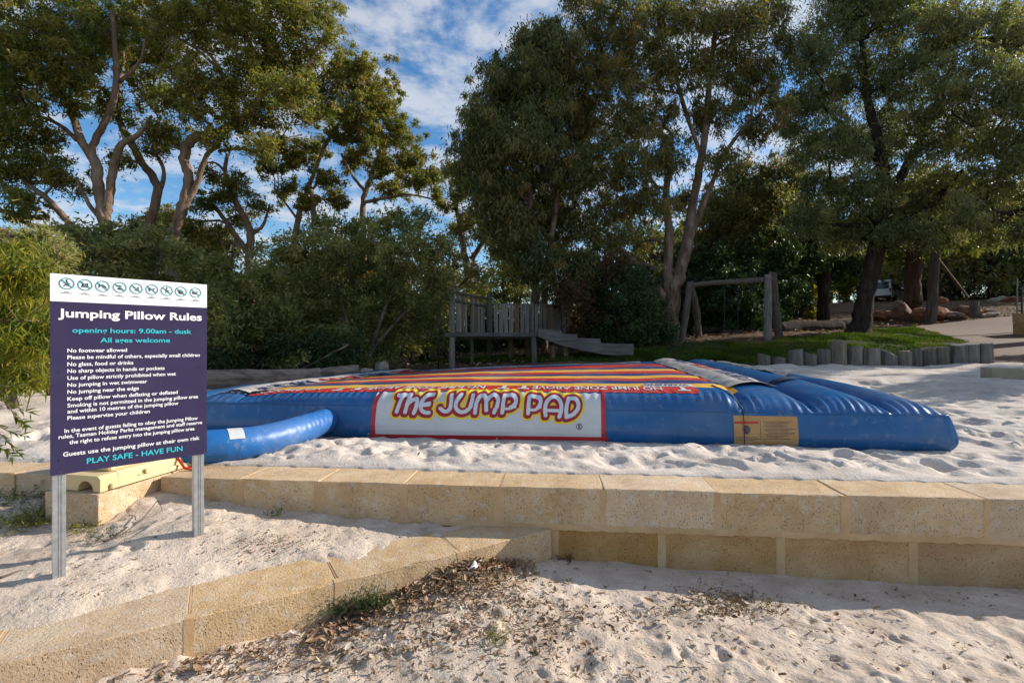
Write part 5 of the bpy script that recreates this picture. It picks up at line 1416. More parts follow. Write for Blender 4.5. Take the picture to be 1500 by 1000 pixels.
LEAFCOUNT = [0]
def tree(name, label, cat, group, Y, trunks, clusters, bark, leaf, seed, dens=1.0, L=.17, Wd=.05, droop=.5, base=None, ybend=0.0,
         clumps=26, clump_r=.34, twigs=6, shell=.35, tri=None, thick=1.0, depth=.8, dspread=.9, tintb=0.0, limb_amp=.14, sat=0.2):
    """trunks: lists of (u, v, radius_px [, dY]); clusters: (u, v, r_px [, dY])"""
    r = np.random.default_rng(seed)
    tri = (Y > 10) if tri is None else tri
    clumps = clumps * 1.9; L = L * 1.12; Wd = Wd * 1.45
    paths = []
    for tr in trunks:
        P = np.array([W(p[0], p[1], Y + (p[3] if len(p) > 3 else 0)) for p in tr]); R = np.array([p[2] / FPX * Y for p in tr])
        if len(P) > 2:
            Pc = catmull(P, 6); Rc = np.interp(np.linspace(0, 1, len(Pc)), np.linspace(0, 1, len(R)), R)
            # knotty
            Pc = Pc + r.normal(0, .02, Pc.shape) * Rc[:, None] * 3.5
        else: Pc, Rc = P, R
        paths.append((Pc, Rc * thick))
    b = np.array(base if base is not None else (paths[0][0][0][0], paths[0][0][0][1], gz(*paths[0][0][0][:2])))
    root = thing(name, label, cat, b, group)
    mb = MB()
    for i, (P, R) in enumerate(paths):
        if i == 0 and P[0, 2] > b[2] - .3:
            P = np.vstack([[b[0], b[1], b[2] - .4], P]); R = np.concatenate([[R[0] * 1.25], R])
        mb.tube(P - b, R, 10 if R.max() > .1 else 7, wob=.05)
    allP = np.vstack([p for p, _ in paths]); allR = np.concatenate([q for _, q in paths])
    C = []
    for cl in clusters:
        u, v, rp = cl[:3]; dY = cl[3] if len(cl) > 3 else r.uniform(-dspread, dspread) * 1.6
        c = W(u, v, Y + dY); R = rp / FPX * Y
        d = np.linalg.norm(allP - c, axis=1) + np.clip(allP[:, 2] - c[2] + R * .3, 0, None) * 1.2
        j = int(np.argmin(d)); r0 = min(allR[j] * .6, .03 + .035 * np.linalg.norm(allP[j] - c))
        bp = wob_path(allP[j], c, r, 7, limb_amp, -.05); mb.tube(bp - b, np.linspace(r0, .028, 7), 6)
        ncl = max(4, int(clumps * dens * (R / 1.3) ** 1.6))
        dirs = rand_unit(r, ncl); rr = R * (shell + (1 - shell) * r.random(ncl) ** .6) * r.uniform(.75, 1.12, ncl)
        cc = c + dirs * rr[:, None] * np.array([1, depth, .85])
        for q in range(min(twigs + int(R * 2), ncl)):
            s_ = bp[r.integers(3, 7)]; tp = wob_path(s_, cc[q], r, 5, .14, -.04); mb.tube(tp - b, np.linspace(.024, .008, 5), 4, cap=False)
            if r.random() < .6:
                e = cc[q] + rand_unit(r, 1)[0] * .5; tp2 = wob_path(tp[3], e, r, 4, .15); mb.tube(tp2 - b, np.linspace(.012, .006, 4), 3, cap=False)
        C.append(np.hstack([cc, (clump_r * np.where(r.random(ncl) < .25, r.uniform(1.4, 2.3, ncl), r.uniform(.7, 1.25, ncl)))[:, None]]))
        nx_ = max(2, int(ncl * sat)); cx_ = c + rand_unit(r, nx_) * (R * r.uniform(.95, 1.5 + sat, nx_))[:, None] * np.array([1, depth, .8])
        if sat > .3:
            for q in range(0, nx_, 3): tp = wob_path(cc[r.integers(0, ncl)], cx_[q], r, 5, .16, -.05); mb.tube(tp - b, np.linspace(.014, .006, 5), 3, cap=False)
        C.append(np.hstack([cx_, (clump_r * r.uniform(.45, .85, nx_))[:, None]]))
    mb.build('trunk', bark, root, True)
    C = np.vstack(C); per = int((76 if tri else 40) * dens)
    tints = np.clip(r.beta(2, 2.3, len(C)) + tintb, 0, 1)
    leaves_mesh('crown', C, r, per, L, Wd, leaf, root, b, droop=droop, tri=tri, tints=tints)['kind'] = 'stuff'
    LEAFCOUNT[0] += len(C) * per * (1 if tri else 2)
    return root

# --- the sunlit gums on the left, limbs twisting
G_ = 'large twisted gums on the left'
tree('gum_tree', 'big twisting gum nearest the left edge with many heavy limbs above the yellow-green bush', 'tree', G_, 20,
     [[(158, 400, 12), (156, 335, 12), (146, 285, 11), (140, 240, 10), (118, 205, 8), (104, 160, 7), (84, 118, 6), (70, 92, 4)],
      [(140, 242, 9), (136, 215, 7), (160, 165, 7), (170, 120, 6), (168, 60, 5), (164, 10, 4)],
      [(155, 325, 9), (160, 290, 8.5), (164, 250, 8), (178, 212, 7), (202, 198, 5), (222, 170, 3)],
      [(118, 346, 8), (95, 320, 7), (70, 292, 6), (40, 268, 5), (4, 225, 4)], [(175, 330, 5), (150, 322, 5), (128, 295, 4), (112, 262, 3)],
      [(112, 205, 5), (90, 185, 4), (55, 168, 3)], [(70, 318, 6), (35, 318, 6), (-10, 305, 5)], [(108, 330, 6), (60, 335, 6), (10, 310, 5)], [(176, 120, 4), (205, 90, 3), (212, 60, 2)]],
     [(50, 45, 62), (110, 25, 52), (15, 90, 40), (75, 100, 38), (25, 150, 34), (0, 195, 36), (52, 238, 26), (88, 262, 28), (15, 262, 30), (130, 90, 28), (-20, 60, 60), (150, 50, 38), (100, 150, 18), (30, 300, 24), (-40, 160, 50), (62, 200, 20)],
     M['bark_gum'], M['leaf_gum'], 11, dens=.9, clumps=26, shell=.45, thick=.68, twigs=11, sat=.5)
tree('gum_tree', 'slimmer gum between the two thickest trunks, forking up to the left', 'tree', G_, 22.5,
     [[(214, 400, 7), (216, 342, 7), (231, 282, 7), (222, 258, 6.5), (206, 235, 6), (190, 205, 6), (176, 180, 5), (172, 140, 4), (180, 90, 3)], [(236, 275, 4), (240, 250, 3), (226, 215, 3), (232, 175, 2)], [(172, 150, 4), (150, 130, 3), (125, 128, 2.5)]],
     [(185, 75, 34), (215, 130, 28), (160, 160, 22), (235, 195, 26), (205, 25, 42), (240, 80, 34), (262, 150, 20), (182, 232, 14), (225, 215, 16), (120, 125, 16)],
     M['bark_gum'], M['leaf_gum'], 12, dens=.9, clumps=26, thick=.85, twigs=9, sat=.5)
tree('gum_tree', 'massive pale-barked gum leaning right with a bent trunk over the dark shrubs', 'tree', G_, 21,
     [[(250, 400, 12), (254, 345, 12), (270, 295, 11), (276, 260, 10), (270, 228, 10), (284, 203, 10), (315, 196, 9), (345, 182, 8), (372, 155, 7), (383, 130, 6), (380, 90, 5), (350, 40, 4)],
      [(262, 318, 8), (288, 270, 6), (303, 228, 5), (322, 212, 4)], [(340, 150, 4), (322, 100, 4), (300, 75, 3), (270, 62, 3), (240, 40, 2)], [(345, 182, 5), (333, 130, 4), (318, 100, 3.5), (285, 70, 3)],
      [(248, 100, 4), (232, 80, 4), (228, 60, 4), (230, 38, 3)], [(378, 140, 5), (420, 120, 4), (450, 95, 3), (470, 60, 2)], [(320, 222, 4), (352, 218, 3), (385, 224, 2.5), (410, 215, 2)]],
     [(300, 30, 46), (255, 25, 34), (355, 45, 44), (405, 25, 40), (280, 110, 30), (325, 135, 30), (365, 105, 34), (410, 90, 34), (445, 70, 28), (350, 175, 20), (395, 160, 30), (430, 135, 30), (470, 22, 24), (485, 50, 14), (455, 165, 20), (312, 195, 18), (285, 160, 16), (380, 215, 18), (430, -10, 30), (330, -20, 50)],
     M['bark_gum'], M['leaf_gum'], 13, dens=.9, clumps=27, shell=.45, tintb=.1, thick=.68, twigs=11, sat=.5)
tree('gum_tree', 'short crooked gum with two open limbs framing blue sky, left of centre', 'tree', G_, 24,
     [[(368, 420, 8), (366, 380, 8), (366, 340, 7), (352, 308, 6), (336, 275, 5), (330, 250, 4), (333, 225, 3)], [(366, 375, 6), (345, 345, 5), (322, 312, 4), (302, 292, 3)], [(366, 345, 4), (385, 330, 3), (395, 300, 2)], [(332, 255, 3), (318, 240, 2), (300, 238, 1.5)]],
     [(325, 290, 15), (346, 268, 17), (310, 258, 13), (352, 320, 15), (378, 300, 11), (300, 300, 12), (285, 350, 26), (320, 345, 20), (262, 330, 16)],
     M['bark_gum'], M['leaf_gum'], 14, clumps=26, thick=.75, twigs=9, sat=.5)
tree('gum_tree', 'umbrella-shaped gum of fine branches against blue sky, right end of the left group', 'tree', G_, 25,
     [[(434, 420, 7), (432, 360, 7), (438, 315, 6), (452, 275, 5), (462, 248, 4), (480, 205, 4), (500, 175, 3)], [(460, 330, 6), (458, 290, 6), (452, 268, 5)],
      [(534, 400, 7), (532, 330, 6.5), (532, 296, 6), (542, 262, 5), (552, 236, 4), (572, 205, 3), (585, 180, 2)], [(534, 296, 4), (565, 290, 3.5), (600, 285, 2.5), (640, 294, 1.5)], [(534, 280, 4), (515, 255, 3), (500, 225, 2.5)],
      [(545, 262, 3), (575, 250, 2.5), (602, 232, 2)], [(440, 165, 2.5), (470, 150, 4), (500, 160, 4), (528, 165, 3)], [(436, 322, 3), (420, 300, 2.5), (405, 280, 2)]],
     [(462, 130, 28), (500, 112, 32), (540, 125, 30), (475, 160, 20), (520, 165, 26), (560, 158, 26), (545, 200, 26), (585, 195, 20), (500, 195, 20), (598, 232, 22), (560, 240, 22), (520, 232, 20), (612, 262, 18), (575, 278, 18), (632, 262, 10), (455, 215, 18), (430, 235, 20), (405, 215, 22), (480, 262, 16), (420, 275, 15), (395, 245, 14), (450, 300, 14), (530, 100, 16), (640, 285, 8), (490, 290, 16)],
     M['bark_gum'], M['leaf_gum'], 15, clumps=28, tintb=.15, clump_r=.28, twigs=12, thick=.65, sat=.6)
tree('gum_tree', 'small distant gum peeking left of the dense hanging-leaved tree', 'tree', G_, 30,
     [[(690, 420, 6), (680, 370, 5), (672, 320, 4), (660, 275, 3)], [(690, 380, 4), (720, 335, 3), (740, 300, 2)], [(676, 340, 3), (700, 322, 3), (725, 316, 2)]],
     [(655, 248, 14), (672, 285, 16), (650, 300, 12), (690, 320, 18), (715, 345, 20), (700, 300, 14), (735, 330, 18), (668, 340, 16), (680, 262, 12)],
     M['bark_pale'], M['leaf_gum'], 16, clumps=26, tintb=.1)

tree('wattle_tree', 'mid-green rounded tree filling the gap between the leaning gum and the crooked one', 'tree', 'trees in the shade behind', 27,
     [[(225, 420, 5), (230, 380, 4), (235, 340, 3), (245, 300, 2)], [(305, 420, 5), (300, 370, 4), (295, 330, 3)]],
     [(205, 335, 24), (240, 320, 22), (225, 360, 24), (300, 345, 24), (275, 370, 24), (310, 380, 22), (190, 370, 22), (330, 365, 18), (255, 390, 20)], M['bark_dark'], M['leaf_wattle'], 17, clumps=24, L=.24, Wd=.06, dens=.85, tintb=.1)

# --- hanging-leaved eucalypts in the middle
E_ = 'tall hanging-leaved eucalypts'
tree('eucalypt_tree', 'dense dark eucalypt with twin pale stems rising behind the play fort', 'tree', E_, 20.6,
     [[(783, 520, 6), (783, 470, 6), (784, 400, 5.5), (780, 320, 5), (772, 240, 4), (765, 150, 3)], [(798, 520, 5), (797, 470, 5), (800, 400, 5), (812, 320, 4), (822, 240, 3)]],
     [(708, 195, 36), (700, 245, 32), (752, 105, 42), (790, 75, 40), (735, 150, 44), (792, 140, 52), (762, 210, 54), (716, 275, 38), (772, 290, 54), (828, 245, 52), (815, 325, 52), (762, 350, 40), (838, 180, 50), (790, 385, 34), (735, 320, 34), (822, 110, 40), (845, 385, 30), (798, 45, 20), (690, 215, 22), (768, 60, 18), (826, 60, 18), (705, 168, 20)],
     M['bark_pale'], M['leaf_euc'], 21, dens=.92, droop=1.25, clumps=40, L=.21, Wd=.042, clump_r=.36, tintb=-.10)
tree('eucalypt_tree', 'tall many-stemmed eucalypt with sky showing through, left of the swing frame', 'tree', E_, 21.2,
     [[(984, 505, 12), (984, 470, 11), (984, 430, 12), (996, 400, 9), (1006, 360, 8), (1012, 320, 7), (1020, 270, 6), (1032, 200, 5), (1040, 110, 4), (1050, 30, 3)],
      [(980, 435, 8), (978, 390, 7), (980, 340, 6), (975, 290, 5), (985, 200, 3)], [(975, 440, 7), (955, 412, 6), (930, 385, 5), (905, 362, 4), (888, 340, 3)], [(965, 395, 4), (940, 388, 4), (905, 378, 3), (885, 365, 2)],
      [(1002, 370, 6), (1030, 300, 4), (1060, 230, 3), (1100, 170, 2)], [(1028, 230, 3), (1000, 150, 3), (985, 80, 2)]],
     [(868, 55, 42), (910, 25, 42), (965, 22, 44), (1020, 15, 44), (1080, 25, 44), (1125, 15, 34), (885, 115, 50), (945, 95, 48), (1005, 95, 44), (1070, 95, 40), (1120, 105, 32), (895, 185, 50), (950, 165, 44), (925, 245, 42), (978, 225, 34), (1050, 165, 28), (1100, 190, 26), (1060, 235, 22), (900, 300, 36), (948, 300, 30), (870, 250, 34), (1000, 290, 18), (865, 330, 26), (1140, 155, 22), (1092, 135, 26), (905, 345, 22), (940, 355, 14), (1020, 180, 18), (1150, 60, 22), (850, 0, 24)],
     M['bark_pale'], M['leaf_euc'], 22, dens=.82, droop=1.15, clumps=34, L=.20, Wd=.042, clump_r=.34, tintb=.05, twigs=7)
tree('eucalypt_tree', 'slender background eucalypt filling the gap right of the many-stemmed one', 'tree', E_, 28,
     [[(1060, 470, 5), (1062, 400, 5), (1068, 330, 4), (1085, 260, 3)]],
     [(1090, 265, 34), (1060, 305, 40), (1120, 300, 40), (1085, 350, 44), (1040, 360, 34), (1135, 350, 40), (1150, 260, 34), (1165, 310, 34), (1120, 395, 34), (1060, 400, 28), (1165, 380, 30)],
     M['bark_dark'], M['leaf_euc'], 23, dens=.9, droop=1.0, clumps=26, L=.24, Wd=.06, clump_r=.45, tintb=.02)

# --- the wattles on the right
R_G = 'broad drooping trees on the right'
tree('wattle_tree', 'huge drooping tree with a thick black trunk between the van and the lawn', 'tree', R_G, 22.5,
     [[(1258, 492, 19), (1261, 478, 14.5), (1267, 440, 11.5), (1278, 390, 11), (1290, 340, 12), (1296, 290, 10), (1290, 220, 7), (1270, 140, 5), (1262, 60, 3)],
      [(1290, 350, 9), (1325, 325, 7), (1360, 305, 5), (1410, 250, 3)], [(1294, 300, 7), (1330, 240, 6), (1370, 160, 4), (1400, 80, 3)], [(1290, 240, 5), (1240, 190, 3), (1200, 150, 2)], [(1288, 330, 5), (1250, 290, 4), (1210, 270, 3)]],
     [(1190, 90, 34), (1222, 45, 42), (1270, 25, 46), (1330, 20, 50), (1210, 135, 40), (1265, 110, 48), (1330, 110, 54), (1172, 155, 26), (1180, 215, 30), (1225, 205, 44), (1290, 200, 52), (1355, 195, 50), (1205, 280, 38), (1262, 285, 46), (1325, 285, 46), (1385, 275, 40), (1180, 325, 30), (1235, 345, 34), (1345, 345, 28), (1390, 340, 26), (1230, 0, 30), (1300, -20, 50), (1160, 190, 18), (1300, 345, 20)],
     M['bark_dark'], M['leaf_wattle'], 31, dens=.88, droop=1.0, clumps=36, L=.20, Wd=.036, clump_r=.38, tintb=-.03)
tree('wattle_tree', 'feathery bright drooping crown reaching in from the right edge above the boulders', 'tree', R_G, 20.5,
     [[(1640, 470, 14), (1630, 380, 12), (1600, 280, 9), (1560, 180, 6), (1520, 80, 4)], [(1612, 300, 6), (1540, 250, 4), (1460, 230, 3)], [(1625, 350, 5), (1540, 320, 4), (1440, 310, 2.5)], [(1600, 270, 4), (1520, 300, 3), (1400, 330, 2)]],
     [(1395, 35, 44), (1450, 45, 50), (1505, 40, 50), (1405, 115, 48), (1465, 130, 52), (1520, 130, 46), (1420, 200, 46), (1480, 215, 50), (1530, 220, 46), (1440, 280, 40), (1495, 290, 38), (1410, 318, 26), (1455, 335, 26), (1500, 338, 24), (1560, 60, 60), (1580, 160, 60), (1600, 260, 60), (1372, 70, 30)],
     M['bark_dark'], M['leaf_wattle'], 32, dens=.85, droop=1.0, clumps=34, L=.20, Wd=.036, clump_r=.36, tintb=.16, dspread=1.4)
tree('rough_barked_tree', 'reddish brown trunk behind the tallest boulder, its crown lost in the leaves above', 'tree', R_G, 31,
     [[(1334, 455, 13), (1336, 430, 11), (1338, 390, 10), (1340, 340, 9), (1342, 280, 7)], [(1340, 350, 5), (1375, 300, 4), (1400, 260, 3)]],
     [(1330, 300, 40), (1375, 320, 36), (1350, 360, 24), (1290, 330, 34), (1310, 370, 20), (1410, 350, 26)], M['bark_red'], M['leaf_lime'], 33, dens=.8, clumps=22, L=.24, Wd=.07, tintb=-.2)
tree('background_tree', 'straight dark trunk between the swing frame and the big black one', 'tree', 'trees in the shade behind', 28,
     [[(1206, 475, 9), (1206, 440, 8), (1207, 380, 8), (1208, 300, 6)]], [(1200, 330, 40), (1235, 370, 30), (1180, 360, 34), (1170, 400, 22), (1245, 330, 34), (1215, 395, 18)], M['bark_dark'], M['leaf_dark'], 34, dens=.8, clumps=24, L=.26, Wd=.08)

# --- shrubs and thickets that close the view
S_G = 'dense shrubs along the back of the sand'
def shrub(label, Y, clusters, leaf, seed, stems=None, name='shrub', cat='shrub', group=S_G, **k):
    u0 = np.mean([c[0] for c in clusters]); vb = max(c[1] + c[2] for c in clusters)
    g = on_ground(u0, Y)
    vg = 500 + (CAMZ - g[2]) / Y * FPX
    if stems is None:
        stems = []
        r = np.random.default_rng(seed)
        for i in range(4):
            c = clusters[int(r.integers(0, len(clusters)))]
            stems.append([(u0 + r.uniform(-14, 14), vg + 4, 3.2), ((u0 * .6 + c[0] * .4) + r.uniform(-8, 8), vg * .6 + c[1] * .4, 2.6), (c[0], c[1], 1.5)])
    kw = dict(dens=.9, clumps=30, L=.15, Wd=.045, clump_r=.30, droop=.3, limb_amp=.10, twigs=5); kw.update(k)
    return tree(name, label, cat, group, Y, stems, clusters, M['bark_pale'] if Y < 19 else M['bark_dark'], leaf, seed, base=tuple(g), **kw)
def blob_rows(rows): return [(u, v, r) for (v, r, us) in rows for u in us]
shrub('broad grey-green shrub mass directly behind the sign, below the gum trunks', 15.5, blob_rows([(385, 34, (112, 165, 215)), (430, 36, (95, 150, 205, 255)), (480, 38, (100, 160, 220, 270)), (525, 34, (110, 170, 230, 280)), (362, 20, (120, 150, 190)), (343, 16, (105, 140, 180, 225)), (375, 26, (235, 265))]), M['leaf_shrub'], 41, dens=.8)
shrub('rounded dark shrub just right of the sign, touching the long log', 15.0, blob_rows([(420, 30, (300, 345)), (462, 36, (310, 365, 410)), (505, 34, (315, 370, 420)), (540, 24, (320, 370, 425)), (385, 20, (285, 318))]), M['leaf_shrub'], 42, tintb=-.12)
shrub('tall grey-green thicket in the centre left, its top just under the umbrella-shaped gum', 17.5, blob_rows([(332, 20, (470, 510, 555, 600)), (365, 32, (430, 480, 535, 590, 640)), (412, 38, (400, 455, 515, 575, 635)), (462, 38, (440, 500, 560, 610)), (508, 34, (445, 500, 555)), (536, 20, (470, 520, 560)), (318, 12, (575, 625))]), M['leaf_shrub'], 43, dens=.95)
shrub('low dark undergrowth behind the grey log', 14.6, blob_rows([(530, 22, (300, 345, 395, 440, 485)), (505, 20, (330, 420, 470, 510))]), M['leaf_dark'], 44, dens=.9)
shrub('sunlit soft-leaved shrub left of the fort, above slanting thin stems', 22, blob_rows([(440, 26, (640, 675)), (470, 22, (615, 650)), (500, 16, (600, 640)), (405, 24, (650, 690))]), M['leaf_shrub'], 45, tintb=.3, dens=.75,
      stems=[[(655, 528, 3), (645, 500, 3), (625, 470, 2.5)], [(628, 528, 2), (622, 500, 2)], [(570, 535, 2.5), (585, 500, 2.5), (600, 470, 2)], [(600, 530, 2), (605, 490, 2)], [(618, 528, 4), (617, 505, 3)]])
shrub('pale sunlit bush glowing through the gap above the fort railing', 27, blob_rows([(400, 22, (735, 765)), (430, 22, (700, 735, 765)), (380, 14, (742,)), (460, 20, (690, 730, 770))]), M['leaf_lime'], 46, tintb=-.1, dens=.8)
shrub('round dark glossy bush between the ramp and the many-stemmed eucalypt', 19.2, blob_rows([(408, 26, (905, 935)), (445, 36, (895, 935)), (485, 30, (895, 940, 960)), (505, 18, (910, 950))]), M['leaf_dark'], 47, dens=1.0, tintb=.1)
shrub('brownish thin-leaved bush with rusty tips beside the fort', 20.5, blob_rows([(390, 24, (850, 880)), (425, 30, (835, 870)), (465, 28, (830, 865)), (495, 18, (840, 870))]), M['leaf_brown'], 48, dens=.85)
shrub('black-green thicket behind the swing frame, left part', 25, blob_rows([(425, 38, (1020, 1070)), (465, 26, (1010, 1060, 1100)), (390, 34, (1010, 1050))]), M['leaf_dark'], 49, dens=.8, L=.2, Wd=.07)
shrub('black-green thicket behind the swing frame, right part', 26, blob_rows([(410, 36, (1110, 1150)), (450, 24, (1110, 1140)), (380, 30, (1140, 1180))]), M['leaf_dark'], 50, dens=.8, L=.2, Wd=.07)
shrub('bright lime bush in a sun patch between the swing frame and the dark trunk', 33, blob_rows([(425, 22, (1160, 1185)), (448, 14, (1150, 1180)), (405, 16, (1170, 1195)), (460, 6, (1165, 1190, 1150))]), M['leaf_lime'], 51, tintb=.1, L=.2, Wd=.08, dens=.7)
shrub('lime green bush behind the van and the big trunk', 55, blob_rows([(395, 22, (1245, 1305, 1330)), (375, 24, (1225, 1290, 1350)), (420, 16, (1240, 1330, 1345))]), M['leaf_lime'], 52, L=.26, Wd=.1, dens=.7, tintb=.0)
# the yellow-green weeping bush on the left
shrub('yellow-green weeping bush at the left edge, brightest foliage by the sign', 7.6, blob_rows([(372, 22, (5, 38)), (400, 26, (-15, 25, 52)), (440, 28, (-10, 25, 50)), (485, 28, (-15, 25, 48)), (525, 26, (-10, 25, 50)), (550, 13, (5, 35, 60)), (420, 60, (-90,)), (500, 60, (-90,))]), M['leaf_lime'], 53,
      clumps=150, clump_r=.17, L=.15, Wd=.017, droop=1.1, dens=1.0, tintb=.02)
shrub('grey-green shrub top rising left of the sign between the yellow bush and the gums', 11, blob_rows([(352, 18, (10, 45, 75)), (380, 20, (60, 85)), (415, 22, (75,)), (450, 24, (78,)), (490, 24, (80,)), (530, 24, (80,))]), M['leaf_shrub'], 54, clumps=55, clump_r=.22, tintb=.2, L=.14, Wd=.03)

# far wood behind everything
def far_wood():
    r = np.random.default_rng(77)
    mbt = MB(); C = []
    spots = []
    for i in range(135):
        Y = r.uniform(38, 62); u = r.uniform(-250, 1750)
        if 640 < u < 790 and r.random() < .7: continue
        if 1140 < u < 1330: Y = r.uniform(58, 75)
        spots.append((u, Y))
    for u, Y in spots:
        g = on_ground(u, Y); h = r.uniform(7, 12) * (1.0 if u > 780 else .8); rt = r.uniform(.1, .25)
        lean = r.normal(0, .6, 2)
        mbt.tube([g - [0, 0, .5], g + [lean[0] * .4, lean[1] * .4, h * .4], g + [lean[0], lean[1], h * .9]], [rt * 1.3, rt, rt * .4], 6, wob=.05)
        for k in range(int(h * 3.6)):
            a = r.uniform(0, 6.28); z = r.uniform(.12 if r.random() < .45 else .35, 1.0) * h; q = r.uniform(.3, 1.0) * h * .28
            C.append([g[0] + math.cos(a) * q, g[1] + math.sin(a) * q, g[2] + z, r.uniform(.6, 1.2)])
    C = np.array(C)
    return mbt, C, r
mbt, C, r = far_wood()
o = mbt.build('woodland_trunks', M['bark_dark'], None, False); o['kind'] = 'stuff'
o = leaves_mesh('woodland', C, r, 60, .46, .22, M['leaf_euc'], None, (0, 0, 0), droop=.5, tri=True); o['kind'] = 'stuff'
LEAFCOUNT[0] += len(C) * 60
# darker undergrowth band between the near shrubs and the wood, so that no bare gap opens
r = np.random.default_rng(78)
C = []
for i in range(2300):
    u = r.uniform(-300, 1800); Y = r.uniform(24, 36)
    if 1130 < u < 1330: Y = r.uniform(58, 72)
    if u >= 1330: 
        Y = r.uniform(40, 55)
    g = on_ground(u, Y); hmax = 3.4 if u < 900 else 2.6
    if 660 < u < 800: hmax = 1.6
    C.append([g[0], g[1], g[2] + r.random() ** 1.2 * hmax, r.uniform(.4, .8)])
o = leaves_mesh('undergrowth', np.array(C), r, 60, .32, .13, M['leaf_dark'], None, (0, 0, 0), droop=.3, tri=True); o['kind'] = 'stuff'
LEAFCOUNT[0] += len(C) * 60

tree('wattle_tree', 'spreading tree out beyond the right side that shades the sand by the bollards', 'tree', R_G, 16.5,
     [[(1915, 500, 12), (1915, 400, 10), (1925, 330, 8), (1900, 260, 5)], [(1915, 380, 6), (1850, 320, 4)], [(1915, 380, 6), (1990, 320, 4)]],
     [(1830, 300, 60, -2), (1900, 250, 70, 0), (1980, 300, 70, 1), (1860, 380, 60, -1), (1930, 340, 70, -2), (1990, 400, 50, 0), (1800, 350, 50, 2), (1940, 200, 60, 2)], M['bark_dark'], M['leaf_wattle'], 39, dens=.8, clumps=20, L=.25, Wd=.07)
print('leaf triangles', LEAFCOUNT[0])
# ---------------------------------------------------------------- lawn
pl = [hit(u, v) for u, v in ((690, 531), (800, 529), (930, 531), (1010, 529), (1100, 531))] + [np.array([x, 16.25]) for x in (8.2, 10.5, 13, 15.4)] + \
     [hit(u, v) for u, v in ((1446, 515), (1408, 499), (1372, 488), (1340, 478), (1290, 482), (1250, 486), (1180, 492), (1120, 500), (1040, 501), (980, 508), (900, 514), (830, 518), (760, 520), (700, 522), (640, 526), (600, 533))]
LAWN = [tuple(p) for p in pl]
lxs = [p[0] for p in LAWN]; lys = [p[1] for p in LAWN]
def lawn_z(X, Y): return base_z(X, Y) + .035 + np.clip((poly_sd(LAWN, X, Y) + fbm(X * 1.5, Y * 1.5, 3, 8) * .5) * .5, -.3, 0.0)
sheet('lawn', np.arange(min(lxs) - .5, max(lxs) + .5, .16), np.arange(min(lys) - .5, max(lys) + .5, .16), lawn_z, lambda X, Y: poly_sd(LAWN, X, Y) > -.45, M['lawn'])
r = np.random.default_rng(91); n = 60000
X = r.uniform(min(lxs), max(lxs), n * 3); Y = r.uniform(min(lys), max(lys), n * 3)
m = (poly_sd(LAWN, X, Y) + fbm(X * 1.5, Y * 1.5, 3, 8) * .5 > .02) & (fbm(X * 1.3, Y * 1.3, 3, 12) + r.normal(0, .1, len(X)) > -.22); X, Y = X[m][:n], Y[m][:n]; n = len(X)
Z = lawn_z(X, Y); th = r.uniform(0, 6.28, n); h = r.uniform(.04, .11, n); w_ = r.uniform(.012, .028, n)
b = np.stack([X, Y, Z - .01], 1); d = np.stack([np.cos(th), np.sin(th), 0 * th], 1) * w_[:, None]; t = b + np.stack([r.normal(0, .03, n), r.normal(0, .03, n), h], 1)
V = np.stack([b - d, b + d, t], 1).reshape(-1, 3)
tint = np.clip(fbm(X * .8, Y * .8, 3, 14) * 1.2 + .5 + r.normal(0, .15, n), 0, 1)
o = link('grass', raw_mesh('grass', V, np.arange(n * 3).reshape(n, 3), M['grass'], False, attr={'tint': np.repeat(tint, 3)})); o['kind'] = 'stuff'

# ---------------------------------------------------------------- leaf litter, twigs, tufts in the front sand
def fhit(u, v, tps):
    ys = np.linspace(1.8, 4.8, 400); xs = (u - 750) / FPX * ys; d = CAMZ - (v - 500) / FPX * ys - tps(xs, ys); i = np.argmax(d < 0); return xs[i], ys[i]
def curl_leaf(r, L, Wd, curl, n=4):
    """a dry leaf: a bowed strip, pointed at both ends, folded along its rib"""
    V = []; prof = np.sin(np.linspace(0.05, 1, n + 1) * np.pi) ** .7; prof[-1] = .02
    for i in range(n + 1):
        t = i / n; a = curl * (t - .5); x = math.sin(a) / max(abs(curl), .05) * L if abs(curl) > .05 else (t - .5) * L
        z = (1 - math.cos(a)) / max(abs(curl), .05) * L if abs(curl) > .05 else 0
        w_ = Wd * .5 * prof[i]
        V += [(x, -w_, z + w_ * .5), (x, 0, z), (x, w_, z + w_ * .5)]
    F = []
    for i in range(n):
        F += [(3 * i, 3 * i + 1, 3 * i + 4, 3 * i + 3), (3 * i + 1, 3 * i + 2, 3 * i + 5, 3 * i + 4)]
    return np.array(V), np.array(F)
def scatter_leaves(name, pos, r, Lr, mat, lift=.01, tilt=.35, clump_t=None):
    n = len(pos); VV = []; FF = []; TT_ = []; k = 0
    protos = [curl_leaf(r, 1, r.uniform(.22, .5), r.uniform(-.9, 1.8)) for _ in range(14)]
    for i in range(n):
        V, F = protos[r.integers(14)]; s = r.uniform(*Lr)
        R = rotz_m(r.uniform(0, 6.28)) @ rotx_m(r.normal(0, tilt)) @ roty_m(r.normal(0, tilt))
        VV.append((V * s) @ R.T + pos[i] + [0, 0, lift + abs(r.normal(0, lift))]); FF.append(F + k); k += len(V); TT_.append(np.full(len(V), np.clip(r.beta(1.6, 1.6) if clump_t is None else r.normal(clump_t, .15), 0, 1)))
    return link(name, raw_mesh(name, np.vstack(VV), np.vstack(FF), mat, True, attr={'tint': np.concatenate(TT_)}))
r = np.random.default_rng(101)
